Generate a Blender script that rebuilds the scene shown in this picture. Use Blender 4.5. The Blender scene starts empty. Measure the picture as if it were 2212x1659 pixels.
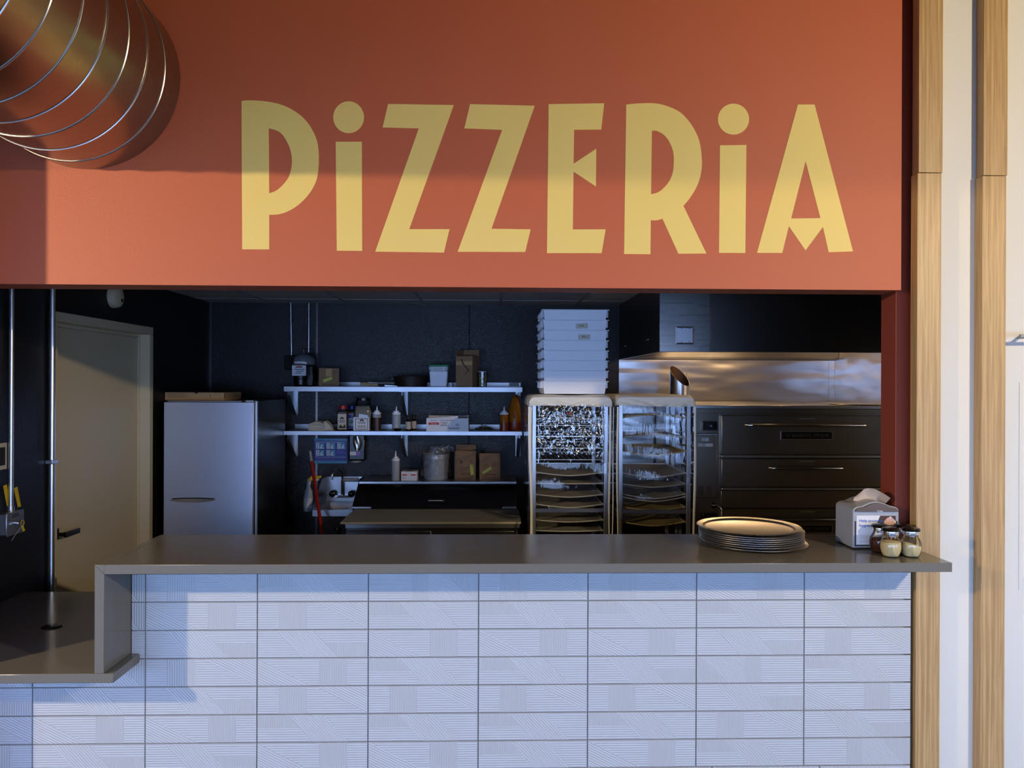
import bpy, math, random
from mathutils import Vector, Matrix, Euler
R = math.radians
random.seed(7)
S = bpy.context.scene
COL = S.collection

# ------------------------------------------------------------------ camera
F_PX = 1650.0
CAM = Vector((0.0, -2.89, 1.83))
YAW, ROLL = R(1.49), R(0.215)
CM = Euler((math.pi/2, 0, -YAW)).to_matrix() @ Matrix.Rotation(ROLL, 3, 'Z')
cd = bpy.data.cameras.new('camera'); cam = bpy.data.objects.new('camera', cd); COL.objects.link(cam)
cam.matrix_world = Matrix.Translation(CAM) @ CM.to_4x4()
cd.sensor_width = 36; cd.lens = F_PX/2212*36; cd.clip_start = 0.02; cd.clip_end = 200
S.camera = cam

# ------------------------------------------------------------------ world, lamps, exposure
w = bpy.data.worlds.new('daylight'); S.world = w; w.use_nodes = True
wb = w.node_tree.nodes['Background']
wb.inputs['Color'].default_value = (0.34, 0.535, 1.0, 1); wb.inputs['Strength'].default_value = 7.9
def lamp(name, kind, loc, power, color, size=0.05, rot=None, **k):
    l = bpy.data.lights.new(name, kind); o = bpy.data.objects.new(name, l); COL.objects.link(o)
    o.location = loc; l.energy = power; l.color = color
    if kind in ('POINT', 'SPOT'): l.shadow_soft_size = size
    if rot: o.rotation_euler = rot
    for a, b in k.items(): setattr(l, a, b)
    return o
lamp('track_lamp_left', 'POINT', (-3.93, -2.66, 2.66), 440, (1, 0.78, 0.50), 0.045)
lamp('track_lamp_right', 'POINT', (3.0, -2.9, 2.75), 290, (1, 0.80, 0.52), 0.045)
lamp('hood_lamp', 'POINT', (1.72, 2.45, 2.30), 7, (1, 0.62, 0.30), 0.04)
lamp('hood_lamp', 'POINT', (2.12, 2.45, 2.30), 7, (1, 0.62, 0.30), 0.04)
S.view_settings.view_transform = 'Standard'; S.view_settings.look = 'None'
S.view_settings.exposure = 0.0; S.view_settings.gamma = 1.0
S.view_settings.use_curve_mapping = False
S.cycles.max_bounces = 10; S.cycles.transparent_max_bounces = 24
S.cycles.diffuse_bounces = 4; S.cycles.glossy_bounces = 4; S.cycles.transmission_bounces = 8
S.cycles.sample_clamp_indirect = 4.0
S.cycles.caustics_reflective = False; S.cycles.caustics_refractive = False
S.cycles.use_denoising = True

# a point of the photograph (2212x1659) seen on the vertical plane y = Y
def at(px, py, Y):
    d = CM @ Vector(((px-1106)/F_PX, -(py-829.5)/F_PX, -1.0))
    t = (Y-CAM.y)/d.y
    p = CAM + d*t
    return p.x, p.z
def ax(px, Y, py=900): return at(px, py, Y)[0]
def az(py, Y, px=1106): return at(px, py, Y)[1]
def side(px, py, X):          # the same on the vertical plane x = X
    d = CM @ Vector(((px-1106)/F_PX, -(py-829.5)/F_PX, -1.0))
    p = CAM + d*((X-CAM.x)/d.x)
    return p.y, p.z

# ------------------------------------------------------------------ materials
def lin(c):
    c = c/255.0
    return c/12.92 if c <= 0.04045 else ((c+0.055)/1.055)**2.4
def C(r, g, b): return (lin(r), lin(g), lin(b), 1.0)
def mat(name, col, rough=0.5, metal=0.0, bump=None, var=None, spec=None, coat=0.0, trans=0.0, ior=1.45, alpha=1.0, stretch=(1,1,1), rvar=None, sss=0):
    """bump=(scale,strength[,detail])  var=(scale,amount): noise in colour  stretch: noise coordinate scale"""
    m = bpy.data.materials.new(name); m.use_nodes = True
    nt = m.node_tree; p = nt.nodes['Principled BSDF']
    if len(col) == 3: col = (*col, 1)
    p.inputs['Base Color'].default_value = col
    p.inputs['Roughness'].default_value = rough; p.inputs['Metallic'].default_value = metal
    if spec is not None: p.inputs['Specular IOR Level'].default_value = spec
    p.inputs['Coat Weight'].default_value = coat
    p.inputs['Transmission Weight'].default_value = trans; p.inputs['IOR'].default_value = ior
    p.inputs['Alpha'].default_value = alpha
    tc = nt.nodes.new('ShaderNodeTexCoord'); mp = nt.nodes.new('ShaderNodeMapping')
    mp.inputs['Scale'].default_value = stretch
    nt.links.new(tc.outputs['Object'], mp.inputs['Vector'])
    def noise(scale, detail=3):
        n = nt.nodes.new('ShaderNodeTexNoise'); n.inputs['Scale'].default_value = scale
        n.inputs['Detail'].default_value = detail
        nt.links.new(mp.outputs['Vector'], n.inputs['Vector']); return n
    if var:
        n = noise(var[0]); mx = nt.nodes.new('ShaderNodeMix'); mx.data_type = 'RGBA'
        a = var[1]
        mx.inputs['A'].default_value = tuple(min(1, c*(1-a)) for c in col[:3])+(1,)
        mx.inputs['B'].default_value = tuple(min(1, c*(1+a)) for c in col[:3])+(1,)
        nt.links.new(n.outputs['Fac'], mx.inputs['Factor'])
        nt.links.new(mx.outputs['Result'], p.inputs['Base Color'])
    if rvar:
        n = noise(rvar[0]); mr = nt.nodes.new('ShaderNodeMapRange')
        mr.inputs['To Min'].default_value = max(0.02, rough-rvar[1]); mr.inputs['To Max'].default_value = rough+rvar[1]
        nt.links.new(n.outputs['Fac'], mr.inputs['Value']); nt.links.new(mr.outputs['Result'], p.inputs['Roughness'])
    if bump:
        n = noise(bump[0], bump[2] if len(bump) > 2 else 3); b = nt.nodes.new('ShaderNodeBump')
        b.inputs['Strength'].default_value = bump[1]; b.inputs['Distance'].default_value = 0.01
        nt.links.new(n.outputs['Fac'], b.inputs['Height']); nt.links.new(b.outputs['Normal'], p.inputs['Normal'])
    return m

M = {}
M['orange'] = mat('terracotta_paint', C(192, 101, 67), 0.55, bump=(160, 0.12), var=(1.3, 0.04))
M['yellow'] = mat('yellow_sign_paint', C(238, 212, 122), 0.55, bump=(160, 0.10), var=(3, 0.03))
M['white_wall'] = mat('white_wall_paint', C(226, 224, 214), 0.6, bump=(120, 0.08))
M['black_wall'] = mat('black_wall_paint', C(16, 16, 20), 0.5, bump=(90, 0.1))
M['door_beige'] = mat('beige_door_paint', C(212, 198, 164), 0.45, bump=(200, 0.05))
M['floor'] = mat('concrete_floor', C(66, 60, 56), 0.4, var=(2, 0.2))
M['kitchen_floor'] = mat('quarry_floor', C(70, 45, 38), 0.5, var=(5, 0.2))
M['ceiling'] = mat('ceiling_tile', C(205, 202, 194), 0.8, bump=(80, 0.2), var=(40, 0.08))
M['tbar'] = mat('ceiling_grid', C(170, 170, 168), 0.5)
M['dining_ceiling'] = mat('dining_ceiling_paint', C(60, 56, 52), 0.8)
M['grout'] = mat('grey_grout', C(128, 126, 126), 0.9)
M['maroon'] = mat('maroon_jamb', C(140, 62, 42), 0.6)  # darker red than the header's terracotta
M['stone'] = mat('grey_quartz', C(112, 108, 99), 0.16, bump=(300, 0.02), var=(260, 0.10), spec=0.5)
M['steel'] = mat('stainless_steel', (0.50, 0.50, 0.51), 0.30, 1.0, bump=(4, 0.02), stretch=(1, 1, 30), rvar=(3, 0.05))
M['steel_fine'] = mat('brushed_steel_door', (0.62, 0.65, 0.74), 0.36, 1.0, bump=(180, 0.05), rvar=(2, 0.05))
M['steel_bright'] = mat('bright_steel', (0.46, 0.47, 0.50), 0.36, 0.9, rvar=(6, 0.06))
M['steel_dark'] = mat('dark_stainless', (0.16, 0.155, 0.15), 0.30, 1.0, bump=(3, 0.05), stretch=(1, 1, 40), rvar=(3, 0.06))
M['steel_oven'] = mat('warm_aged_stainless', (0.24, 0.215, 0.175), 0.32, 1.0, bump=(5, 0.06), rvar=(4, 0.08), var=(3, 0.2))
M['steel_wavy'] = mat('wavy_steel_sheet', (0.62, 0.62, 0.63), 0.30, 1.0, bump=(5, 1.0, 0.3), stretch=(0.6, 1, 2.6))
M['galv'] = mat('galvanised_duct', (0.36, 0.34, 0.28), 0.27, 1.0, bump=(3, 0.012, 1), stretch=(1, 3, 1), rvar=(3, 0.04), var=(5, 0.06))
M['galv_rib'] = mat('duct_seam', (0.60, 0.61, 0.64), 0.28, 1.0)
M['conduit'] = mat('galvanised_conduit', (0.70, 0.72, 0.75), 0.30, 1.0)
M['chrome'] = mat('chrome', (0.8, 0.8, 0.82), 0.08, 1.0)
M['black_plastic'] = mat('black_plastic', C(14, 14, 16), 0.25)
M['black_matte'] = mat('black_matte', C(12, 12, 13), 0.7)
M['grey_plastic'] = mat('grey_plastic', C(158, 162, 168), 0.4)
M['white_plastic'] = mat('white_bin_plastic', C(232, 234, 240), 0.35)
M['white_paper'] = mat('white_paper', C(225, 225, 228), 0.7)
M['print_dark'] = mat('dark_print', C(34, 34, 40), 0.7)
M['print_blue'] = mat('blue_print', C(52, 110, 200), 0.7)
M['print_red'] = mat('red_print', C(200, 52, 44), 0.7)
M['print_brown'] = mat('brown_print', C(96, 68, 44), 0.7)
M['cardboard'] = mat('cardboard', C(150, 116, 84), 0.8, bump=(60, 0.1), var=(20, 0.06))
M['cardboard_tan'] = mat('tan_cardboard', C(200, 160, 112), 0.8, bump=(60, 0.1), var=(20, 0.05))
M['sticker'] = mat('yellow_sticker', C(214, 210, 90), 0.6)
M['tape'] = mat('masking_tape', C(206, 198, 178), 0.7)
M['red_plastic'] = mat('red_plastic', C(170, 34, 28), 0.35)
M['blue_plastic'] = mat('blue_plastic', C(30, 50, 150), 0.35)
M['green_plastic'] = mat('green_plastic', C(40, 150, 96), 0.35)
M['yellow_plastic'] = mat('yellow_plastic', C(226, 190, 40), 0.4)
M['napkin'] = mat('brown_napkin_paper', C(196, 176, 156), 0.85, bump=(90, 0.15))
M['cloth_cream'] = mat('cream_cloth', C(196, 192, 174), 0.9, bump=(120, 0.15))
M['cover_white'] = mat('white_vinyl_cover', C(226, 224, 212), 0.45, bump=(14, 0.25))
M['wood_handle'] = mat('pale_wood_handle', C(190, 158, 112), 0.5, bump=(30, 0.05), stretch=(1, 6, 6))
M['pan_dark'] = mat('blackened_pan', C(52, 42, 38), 0.5, 0.6, bump=(25, 0.2), var=(14, 0.5))
M['tray'] = mat('sheet_pan_aluminium', (0.55, 0.51, 0.43), 0.45, 0.4, rvar=(6, 0.1), bump=(14, 0.04))
M['tray_gold'] = mat('golden_tray', (0.62, 0.48, 0.20), 0.45, 0.35, rvar=(6, 0.1))
M['tray_edge'] = mat('tray_rim', (0.75, 0.74, 0.66), 0.35, 0.6)
M['pizza_pan'] = mat('pizza_pan_aluminium', (0.80, 0.79, 0.77), 0.30, 1.0, rvar=(8, 0.08), var=(10, 0.08))
M['parmesan'] = mat('grated_parmesan', C(228, 206, 150), 0.9, bump=(400, 0.5))
M['chili'] = mat('red_chili_flakes', C(76, 26, 12), 0.8, bump=(500, 0.8), var=(500, 0.7))
M['flour'] = mat('spice_powder', C(186, 176, 158), 0.9)
M['translucent'] = mat('translucent_plastic', C(196, 202, 206), 0.35, trans=0.35, ior=1.3)
M['orange_oil'] = mat('orange_oil', C(190, 110, 24), 0.25, trans=0.3, ior=1.3)
M['red_oil'] = mat('red_oil', C(130, 44, 18), 0.3)
M['brown_sauce'] = mat('brown_sauce', C(60, 34, 26), 0.4)
M['herbs'] = mat('dried_herbs', C(70, 66, 34), 0.9, bump=(200, 0.8), var=(120, 0.5))
M['chips'] = mat('green_chips', C(150, 150, 92), 0.8, var=(200, 0.5), bump=(200, 0.6))
M['broom_red'] = mat('red_broom_handle', C(170, 40, 32), 0.3)
M['poster_navy'] = mat('poster_navy', C(28, 48, 140), 0.35)
M['poster_teal'] = mat('poster_teal', C(64, 140, 180), 0.35)
M['poster_pale'] = mat('poster_pale', C(190, 205, 220), 0.35)
M['skin'] = mat('printed_skin', C(214, 168, 150), 0.6)
M['hair'] = mat('printed_hair', C(74, 50, 42), 0.6, var=(40, 0.4), stretch=(3, 1, 0.6))
M['eye'] = mat('printed_eye', C(60, 44, 42), 0.6)
M['lilac'] = mat('lilac_label', C(150, 110, 190), 0.5)
M['smoke_plastic'] = mat('smoky_plastic', C(120, 98, 82), 0.12, trans=0.3)
M['board_grey'] = mat('cutting_board', C(176, 170, 152), 0.5, bump=(200, 0.05), var=(3, 0.05))
M['steel_reflecting'] = mat('hood_steel_reflecting', (0.30, 0.30, 0.30), 0.28, 1.0, bump=(3, 0.012), stretch=(1, 1, 20), rvar=(3, 0.05))  # the hood's dark steel again, paler to carry its reflection
M['lid_dark'] = mat('prep_lid_steel', (0.10, 0.10, 0.105), 0.20, 1.0)

def clear_sheet(name, bump_scale, strength, tint=(0.93, 0.95, 0.97), stretch=(1, 1, 1), gloss=0.10, rough=0.06):
    m = bpy.data.materials.new(name); m.use_nodes = True; nt = m.node_tree; nt.nodes.clear()
    out = nt.nodes.new('ShaderNodeOutputMaterial'); mix = nt.nodes.new('ShaderNodeMixShader')
    tr = nt.nodes.new('ShaderNodeBsdfTransparent'); gl = nt.nodes.new('ShaderNodeBsdfGlossy')
    tr.inputs['Color'].default_value = (*tint, 1); gl.inputs['Color'].default_value = (1, 1, 1, 1); gl.inputs['Roughness'].default_value = rough
    lw = nt.nodes.new('ShaderNodeLayerWeight'); lw.inputs['Blend'].default_value = 0.18
    add = nt.nodes.new('ShaderNodeMath'); add.operation = 'ADD'; add.use_clamp = True; add.inputs[1].default_value = gloss
    tc = nt.nodes.new('ShaderNodeTexCoord'); mp = nt.nodes.new('ShaderNodeMapping'); mp.inputs['Scale'].default_value = stretch
    n = nt.nodes.new('ShaderNodeTexNoise'); n.inputs['Scale'].default_value = bump_scale; n.inputs['Detail'].default_value = 3
    n.inputs['Distortion'].default_value = 1.2
    b = nt.nodes.new('ShaderNodeBump'); b.inputs['Strength'].default_value = strength; b.inputs['Distance'].default_value = 0.02
    L = nt.links.new
    L(tc.outputs['Object'], mp.inputs['Vector']); L(mp.outputs['Vector'], n.inputs['Vector']); L(n.outputs['Fac'], b.inputs['Height'])
    L(b.outputs['Normal'], gl.inputs['Normal']); L(b.outputs['Normal'], lw.inputs['Normal'])
    L(lw.outputs['Fresnel'], add.inputs[0]); L(add.outputs['Value'], mix.inputs['Fac'])
    L(tr.outputs['BSDF'], mix.inputs[1]); L(gl.outputs['BSDF'], mix.inputs[2]); L(mix.outputs['Shader'], out.inputs['Surface'])
    return m
M['vinyl'] = clear_sheet('clear_vinyl', 9, 0.22, stretch=(3.0, 1, 0.5), gloss=0.03)
M['vinyl_crumpled'] = clear_sheet('crumpled_clear_vinyl', 22, 0.5, stretch=(1.6, 1, 0.5), gloss=0.16, rough=0.06)
M['bag'] = clear_sheet('clear_bag', 30, 1.0, gloss=0.12, rough=0.1)
M['clear_jar'] = clear_sheet('clear_jar_plastic', 10, 0.1, gloss=0.03)

M['glass'] = clear_sheet('clear_glass', 10, 0.05, tint=(0.96, 0.97, 0.97), gloss=0.05, rough=0.02)
def frp():
    m = mat('black_pebbled_panel', C(13, 14, 18), 0.28, spec=0.6); nt = m.node_tree; p = nt.nodes['Principled BSDF']
    tc = nt.nodes.new('ShaderNodeTexCoord'); v = nt.nodes.new('ShaderNodeTexVoronoi'); v.inputs['Scale'].default_value = 230
    v.feature = 'SMOOTH_F1'
    n = nt.nodes.new('ShaderNodeTexNoise'); n.inputs['Scale'].default_value = 160
    a = nt.nodes.new('ShaderNodeMath'); a.operation = 'MULTIPLY'
    b = nt.nodes.new('ShaderNodeBump'); b.inputs['Strength'].default_value = 0.9; b.inputs['Distance'].default_value = 0.0042
    nt.links.new(tc.outputs['Object'], v.inputs['Vector']); nt.links.new(tc.outputs['Object'], n.inputs['Vector'])
    nt.links.new(v.outputs['Distance'], a.inputs[0]); nt.links.new(n.outputs['Fac'], a.inputs[1])
    nt.links.new(a.outputs['Value'], b.inputs['Height']); nt.links.new(b.outputs['Normal'], p.inputs['Normal'])
    return m
M['frp'] = frp()

def ridged(name, ang, col=C(190, 193, 196), pitch=0.0088, k=1.0):
    """glazed tile with fine raised lines; ang = direction of the lines in the wall plane, degrees"""
    m = mat(name, col, 0.32, spec=0.4); nt = m.node_tree; p = nt.nodes['Principled BSDF']
    tc = nt.nodes.new('ShaderNodeTexCoord'); sep = nt.nodes.new('ShaderNodeSeparateXYZ')
    nt.links.new(tc.outputs['Object'], sep.inputs[0])
    a = R(ang); nx, nz = -math.sin(a), math.cos(a)
    m1 = nt.nodes.new('ShaderNodeMath'); m1.operation = 'MULTIPLY'; m1.inputs[1].default_value = nx*2*math.pi/pitch
    m2 = nt.nodes.new('ShaderNodeMath'); m2.operation = 'MULTIPLY'; m2.inputs[1].default_value = nz*2*math.pi/pitch
    ad = nt.nodes.new('ShaderNodeMath'); ad.operation = 'ADD'; sn = nt.nodes.new('ShaderNodeMath'); sn.operation = 'SINE'
    nt.links.new(sep.outputs['X'], m1.inputs[0]); nt.links.new(sep.outputs['Z'], m2.inputs[0])
    nt.links.new(m1.outputs[0], ad.inputs[0]); nt.links.new(m2.outputs[0], ad.inputs[1]); nt.links.new(ad.outputs[0], sn.inputs[0])
    b = nt.nodes.new('ShaderNodeBump'); b.inputs['Strength'].default_value = 0.75; b.inputs['Distance'].default_value = 0.0007*k
    nt.links.new(sn.outputs[0], b.inputs['Height']); nt.links.new(b.outputs['Normal'], p.inputs['Normal'])
    return m
M['tile_h'] = ridged('white_tile_level_lines', 0)
M['tile_v'] = ridged('white_tile_upright_lines', 90, C(189, 192, 195), k=1.4)
M['tile_d'] = ridged('white_tile_slanted_lines', -47)
M['tile_s'] = ridged('white_tile_shallow_lines', -27)

def oak(name, c1, c2):
    m = mat(name, c1, 0.42); nt = m.node_tree; p = nt.nodes['Principled BSDF']
    tc = nt.nodes.new('ShaderNodeTexCoord'); mp = nt.nodes.new('ShaderNodeMapping'); mp.inputs['Scale'].default_value = (90, 90, 2.2)
    n = nt.nodes.new('ShaderNodeTexNoise'); n.inputs['Scale'].default_value = 1.6; n.inputs['Detail'].default_value = 6; n.inputs['Distortion'].default_value = 0.6
    mp2 = nt.nodes.new('ShaderNodeMapping'); mp2.inputs['Scale'].default_value = (14, 14, 0.55)
    n2 = nt.nodes.new('ShaderNodeTexWave'); n2.inputs['Scale'].default_value = 1.0; n2.inputs['Distortion'].default_value = 5; n2.inputs['Detail'].default_value = 3
    cr = nt.nodes.new('ShaderNodeValToRGB'); cr.color_ramp.elements[0].color = c1; cr.color_ramp.elements[1].color = c2
    cr.color_ramp.elements[0].position = 0.32; cr.color_ramp.elements[1].position = 0.66
    mx = nt.nodes.new('ShaderNodeMath'); mx.operation = 'MULTIPLY_ADD'; mx.inputs[1].default_value = 0.10
    L = nt.links.new
    L(tc.outputs['Object'], mp.inputs['Vector']); L(mp.outputs['Vector'], n.inputs['Vector'])
    L(tc.outputs['Object'], mp2.inputs['Vector']); L(mp2.outputs['Vector'], n2.inputs['Vector'])
    L(n2.outputs['Fac'], mx.inputs[0]); L(n.outputs['Fac'], mx.inputs[2])
    mr = nt.nodes.new('ShaderNodeMath'); mr.operation = 'MULTIPLY'; mr.inputs[1].default_value = 0.92
    L(mx.outputs[0], mr.inputs[0]); L(mr.outputs[0], cr.inputs['Fac']); L(cr.outputs['Color'], p.inputs['Base Color'])
    b = nt.nodes.new('ShaderNodeBump'); b.inputs['Strength'].default_value = 0.15; b.inputs['Distance'].default_value = 0.002
    L(n.outputs['Fac'], b.inputs['Height']); L(b.outputs['Normal'], p.inputs['Normal'])
    return m
M['oak'] = oak('light_oak', C(164, 130, 84), C(198, 166, 116))

# ------------------------------------------------------------------ mesh helpers
class MB:
    def __init__(s): s.v = []; s.f = []; s.m = []
    def add(s, vs, fs, mi=0):
        n = len(s.v); s.v += [tuple(v) for v in vs]; s.f += [tuple(i+n for i in f) for f in fs]; s.m += [mi]*len(fs); return s
    def box(s, x0, x1, y0, y1, z0, z1, mi=0):
        vs = [(x, y, z) for x in (x0, x1) for y in (y0, y1) for z in (z0, z1)]
        return s.add(vs, [(0,1,3,2), (4,6,7,5), (0,4,5,1), (2,3,7,6), (0,2,6,4), (1,5,7,3)], mi)
    def hexa(s, b, t, mi=0):      # bottom quad, top quad (4 points each, same order)
        return s.add(list(b)+list(t), [(3,2,1,0), (4,5,6,7), (0,1,5,4), (1,2,6,5), (2,3,7,6), (3,0,4,7)], mi)
    def prism(s, pts, a, b, axis='y', mi=0):
        def P(p, c):
            return (p[0], c, p[1]) if axis == 'y' else ((c, p[0], p[1]) if axis == 'x' else (p[0], p[1], c))
        n = len(pts)
        vs = [P(p, a) for p in pts]+[P(p, b) for p in pts]
        fs = [tuple(range(n)), tuple(range(2*n-1, n-1, -1))]+[(i, i+n, (i+1) % n+n, (i+1) % n) for i in range(n)]
        return s.add(vs, fs, mi)
    def lathe(s, prof, c, seg=32, mi=0, sx=1.0, sy=1.0, fn=None):
        n = len(prof); vs = []
        for k in range(seg):
            a = 2*math.pi*k/seg
            for r, z in prof:
                x, y, zz = r*math.cos(a)*sx, r*math.sin(a)*sy, z
                if fn: x, y, zz = fn(x, y, zz, a)
                vs.append((c[0]+x, c[1]+y, c[2]+zz))
        fs = []
        for k in range(seg):
            k2 = (k+1) % seg
            for i in range(n-1): fs.append((k*n+i, k2*n+i, k2*n+i+1, k*n+i+1))
        if prof[0][0] > 1e-5: fs.append(tuple(k*n for k in range(seg))[::-1])
        if prof[-1][0] > 1e-5: fs.append(tuple(k*n+n-1 for k in range(seg)))
        return s.add(vs, fs, mi)
    def tube(s, pts, r, seg=12, mi=0, cap=True):
        pts = [Vector(p) for p in pts]; n = len(pts); rr = r if isinstance(r, (list, tuple)) else [r]*n
        up = None; vs = []
        for i, p in enumerate(pts):
            d = (pts[min(i+1, n-1)]-pts[max(i-1, 0)]).normalized()
            if up is None:
                up = Vector((0, 0, 1)) if abs(d.z) < 0.9 else Vector((1, 0, 0))
            u = (up-d*up.dot(d)).normalized(); v = d.cross(u); up = u
            for k in range(seg):
                a = 2*math.pi*k/seg; vs.append(p+(u*math.cos(a)+v*math.sin(a))*rr[i])
        fs = [(i*seg+k, i*seg+(k+1) % seg, (i+1)*seg+(k+1) % seg, (i+1)*seg+k) for i in range(n-1) for k in range(seg)]
        if cap: fs += [tuple(range(seg))[::-1], tuple((n-1)*seg+k for k in range(seg))]
        return s.add(vs, fs, mi)
    def grid(s, fn, nu, nv, mi=0):
        vs = [fn(i/nu, j/nv) for i in range(nu+1) for j in range(nv+1)]
        fs = [(i*(nv+1)+j, (i+1)*(nv+1)+j, (i+1)*(nv+1)+j+1, i*(nv+1)+j+1) for i in range(nu) for j in range(nv)]
        return s.add(vs, fs, mi)

def wloc(o):
    p = Vector((0, 0, 0))
    while o: p += o.location; o = o.parent
    return p
def link_mesh(name, me, mats, parent, bevel, smooth):
    for m in (mats if isinstance(mats, (list, tuple)) else [mats]): me.materials.append(M[m] if isinstance(m, str) else m)
    if smooth and len(me.polygons):
        me.shade_smooth(); me.set_sharp_from_angle(angle=R(38))
    o = bpy.data.objects.new(name, me); COL.objects.link(o)
    if parent:
        o.parent = parent
    if bevel:
        b = o.modifiers.new('bevel', 'BEVEL'); b.width = bevel; b.segments = 2; b.limit_method = 'ANGLE'; b.angle_limit = R(40)
        b.harden_normals = False
    return o
def obj(name, mb, mats, parent=None, bevel=0.0, smooth=True, origin=None):
    off = wloc(parent) if parent else Vector(origin or (0, 0, 0))
    me = bpy.data.meshes.new(name); me.from_pydata([tuple(Vector(v)-off) for v in mb.v], [], mb.f)
    for p, k in zip(me.polygons, mb.m): p.material_index = k
    import bmesh
    bm = bmesh.new(); bm.from_mesh(me); bmesh.ops.recalc_face_normals(bm, faces=bm.faces); bm.to_mesh(me); bm.free()
    o = link_mesh(name, me, mats, parent, bevel, smooth)
    if not parent: o.location = off
    return o
def tag(o, label, cat, group=None):
    o['label'] = label; o['category'] = cat
    if group: o['group'] = group
    return o
def thing(name, label, cat, loc=(0, 0, 0), group=None):
    o = bpy.data.objects.new(name, None); COL.objects.link(o); o.location = loc
    o.empty_display_size = 0.05
    return tag(o, label, cat, group)
def struct(name, mb, mats, parent=None, bevel=0.0, smooth=True):
    o = obj(name, mb, mats, parent, bevel, smooth)
    if not parent: o['kind'] = 'structure'
    return o
def kids(o): return [c for c in COL.objects if c.parent == o]
def copy_tree(o, parent=None):
    ks = kids(o); c = o.copy(); COL.objects.link(c); c.parent = parent
    for k in ks: copy_tree(k, c)
    return c
def place(o, loc, label, rz=0):
    o.location = loc; o.rotation_euler = (0, 0, rz); o['label'] = label; return o

def flat_mesh(cu, ext):
    """a filled 2D curve turned into a mesh lying in the XZ plane and facing -Y"""
    cu.dimensions = '2D'; cu.fill_mode = 'BOTH'; cu.extrude = ext
    t = bpy.data.objects.new('tmp', cu); COL.objects.link(t)
    bpy.context.view_layer.update()
    me = bpy.data.meshes.new_from_object(t.evaluated_get(bpy.context.evaluated_depsgraph_get()))
    bpy.data.objects.remove(t); bpy.data.curves.remove(cu)
    for v in me.vertices: x, y, z = v.co; v.co = (x, -z, y)
    return me
def shape(name, loops, Y, m, parent, ext=0.0004):
    """loops: closed outlines in world X,Z; holes allowed"""
    cu = bpy.data.curves.new('c', 'CURVE')
    for lp in loops:
        sp = cu.splines.new('POLY'); sp.points.add(len(lp)-1)
        for i, (x, z) in enumerate(lp): sp.points[i].co = (x, z, 0, 1)
        sp.use_cyclic_u = True
    me = flat_mesh(cu, ext); off = wloc(parent) if parent else Vector()
    for v in me.vertices: v.co = Vector((v.co.x, v.co.y+Y, v.co.z))-off
    return link_mesh(name, me, m, parent, 0, False)
def text(name, s, cx, cz, Y, width, height, m, parent, ext=0.0003, tilt=0, align='CENTER', xmat=None):
    cu = bpy.data.curves.new('t', 'FONT'); cu.body = s; cu.size = 1; cu.align_x = 'LEFT'; cu.resolution_u = 3
    if name: cu.space_line = 0.9
    me = flat_mesh(cu, 0.0)
    xs = [v.co.x for v in me.vertices]; zs = [v.co.z for v in me.vertices]
    x0, x1, z0, z1 = min(xs), max(xs), min(zs), max(zs)
    off = wloc(parent) if parent else Vector()
    sx, sz = width/(x1-x0), height/(z1-z0)
    a = R(tilt)
    for v in me.vertices:
        x = (v.co.x-(x0+x1)/2)*sx; z = (v.co.z-(z0+z1)/2)*sz
        x, z = x*math.cos(a)-z*math.sin(a), x*math.sin(a)+z*math.cos(a)
        p = Vector((cx+x, Y, cz+z))
        v.co = p-off
    return link_mesh(name, me, m, parent, 0, False)
def print_panel(name, x0, x1, z0, z1, Y, m, parent, t=0.0006):
    return obj(name, MB().box(x0, x1, Y-t, Y, z0, z1), m, parent, smooth=False)
# ================================================================== THE SETTING
XJ = 1.583          # right side of the serving opening
YB = 3.29           # kitchen back wall
XL, XR = -2.26, 2.80
ZC = 2.474          # kitchen ceiling
HY = 0.03           # face of the orange header
hz = az(621, HY)
struct('wall_header', MB().box(-3.2, XJ, HY, 0.18, hz, 4.5), 'orange')
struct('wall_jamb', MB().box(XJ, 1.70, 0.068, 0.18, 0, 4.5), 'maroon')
struct('wall_right', MB().box(1.70, 4.6, HY+0.004, 0.18, 0, 4.5), 'white_wall')
struct('wall_pillar', MB().box(-2.5, -2.02, -0.38, -0.001, 0, 4.5), 'orange')
# kitchen shell
k = MB(); k.box(XL-0.12, XL, 0.18, 1.066, 0, ZC); k.box(XL-0.12, XL, 2.224, YB, 0, ZC); k.box(XL-0.12, XL, 1.066, 2.224, 2.194, ZC)
struct('wall_left', k, 'black_wall')
struct('wall_back', MB().box(XL-0.12, XR+0.1, YB, YB+0.1, 0, ZC), 'frp')
struct('wall_side', MB().box(XR, XR+0.1, 0.18, YB, 0, ZC), 'steel_wavy')
struct('ceiling', MB().box(XL-0.12, XR+0.1, 0.18, YB+0.1, ZC, ZC+0.05), 'ceiling')
for i, yy in enumerate((2.985, 2.375, 1.765, 1.155)):
    struct('trim_%d' % (i+1), MB().box(XL, 1.02 if yy > 1.78 else XR, yy-0.012, yy+0.012, ZC-0.004, ZC-0.0005), 'tbar')
for i, xx in enumerate((-1.765, -1.155, -0.545, 0.065, 0.675)):
    struct('trim_%d' % (i+5), MB().box(xx-0.012, xx+0.012, 0.18, YB, ZC-0.005, ZC-0.001), 'tbar')
xs = ax(684, YB)
struct('trim_10', MB().box(xs-0.008, xs+0.008, YB-0.003, YB, 0.1, ZC), 'steel_dark')
struct('trim_11', MB().box(XL, XL+0.012, YB-0.003, YB, 0.1, ZC), 'steel_dark')
xs = ax(1013, YB)
struct('trim_12', MB().box(xs-0.005, xs+0.005, YB-0.002, YB, 0.1, ZC), 'black_matte')
struct('floor', MB().box(-7.2, 6.2, -7.2, 3.5, -0.1, 0), 'floor')
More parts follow.
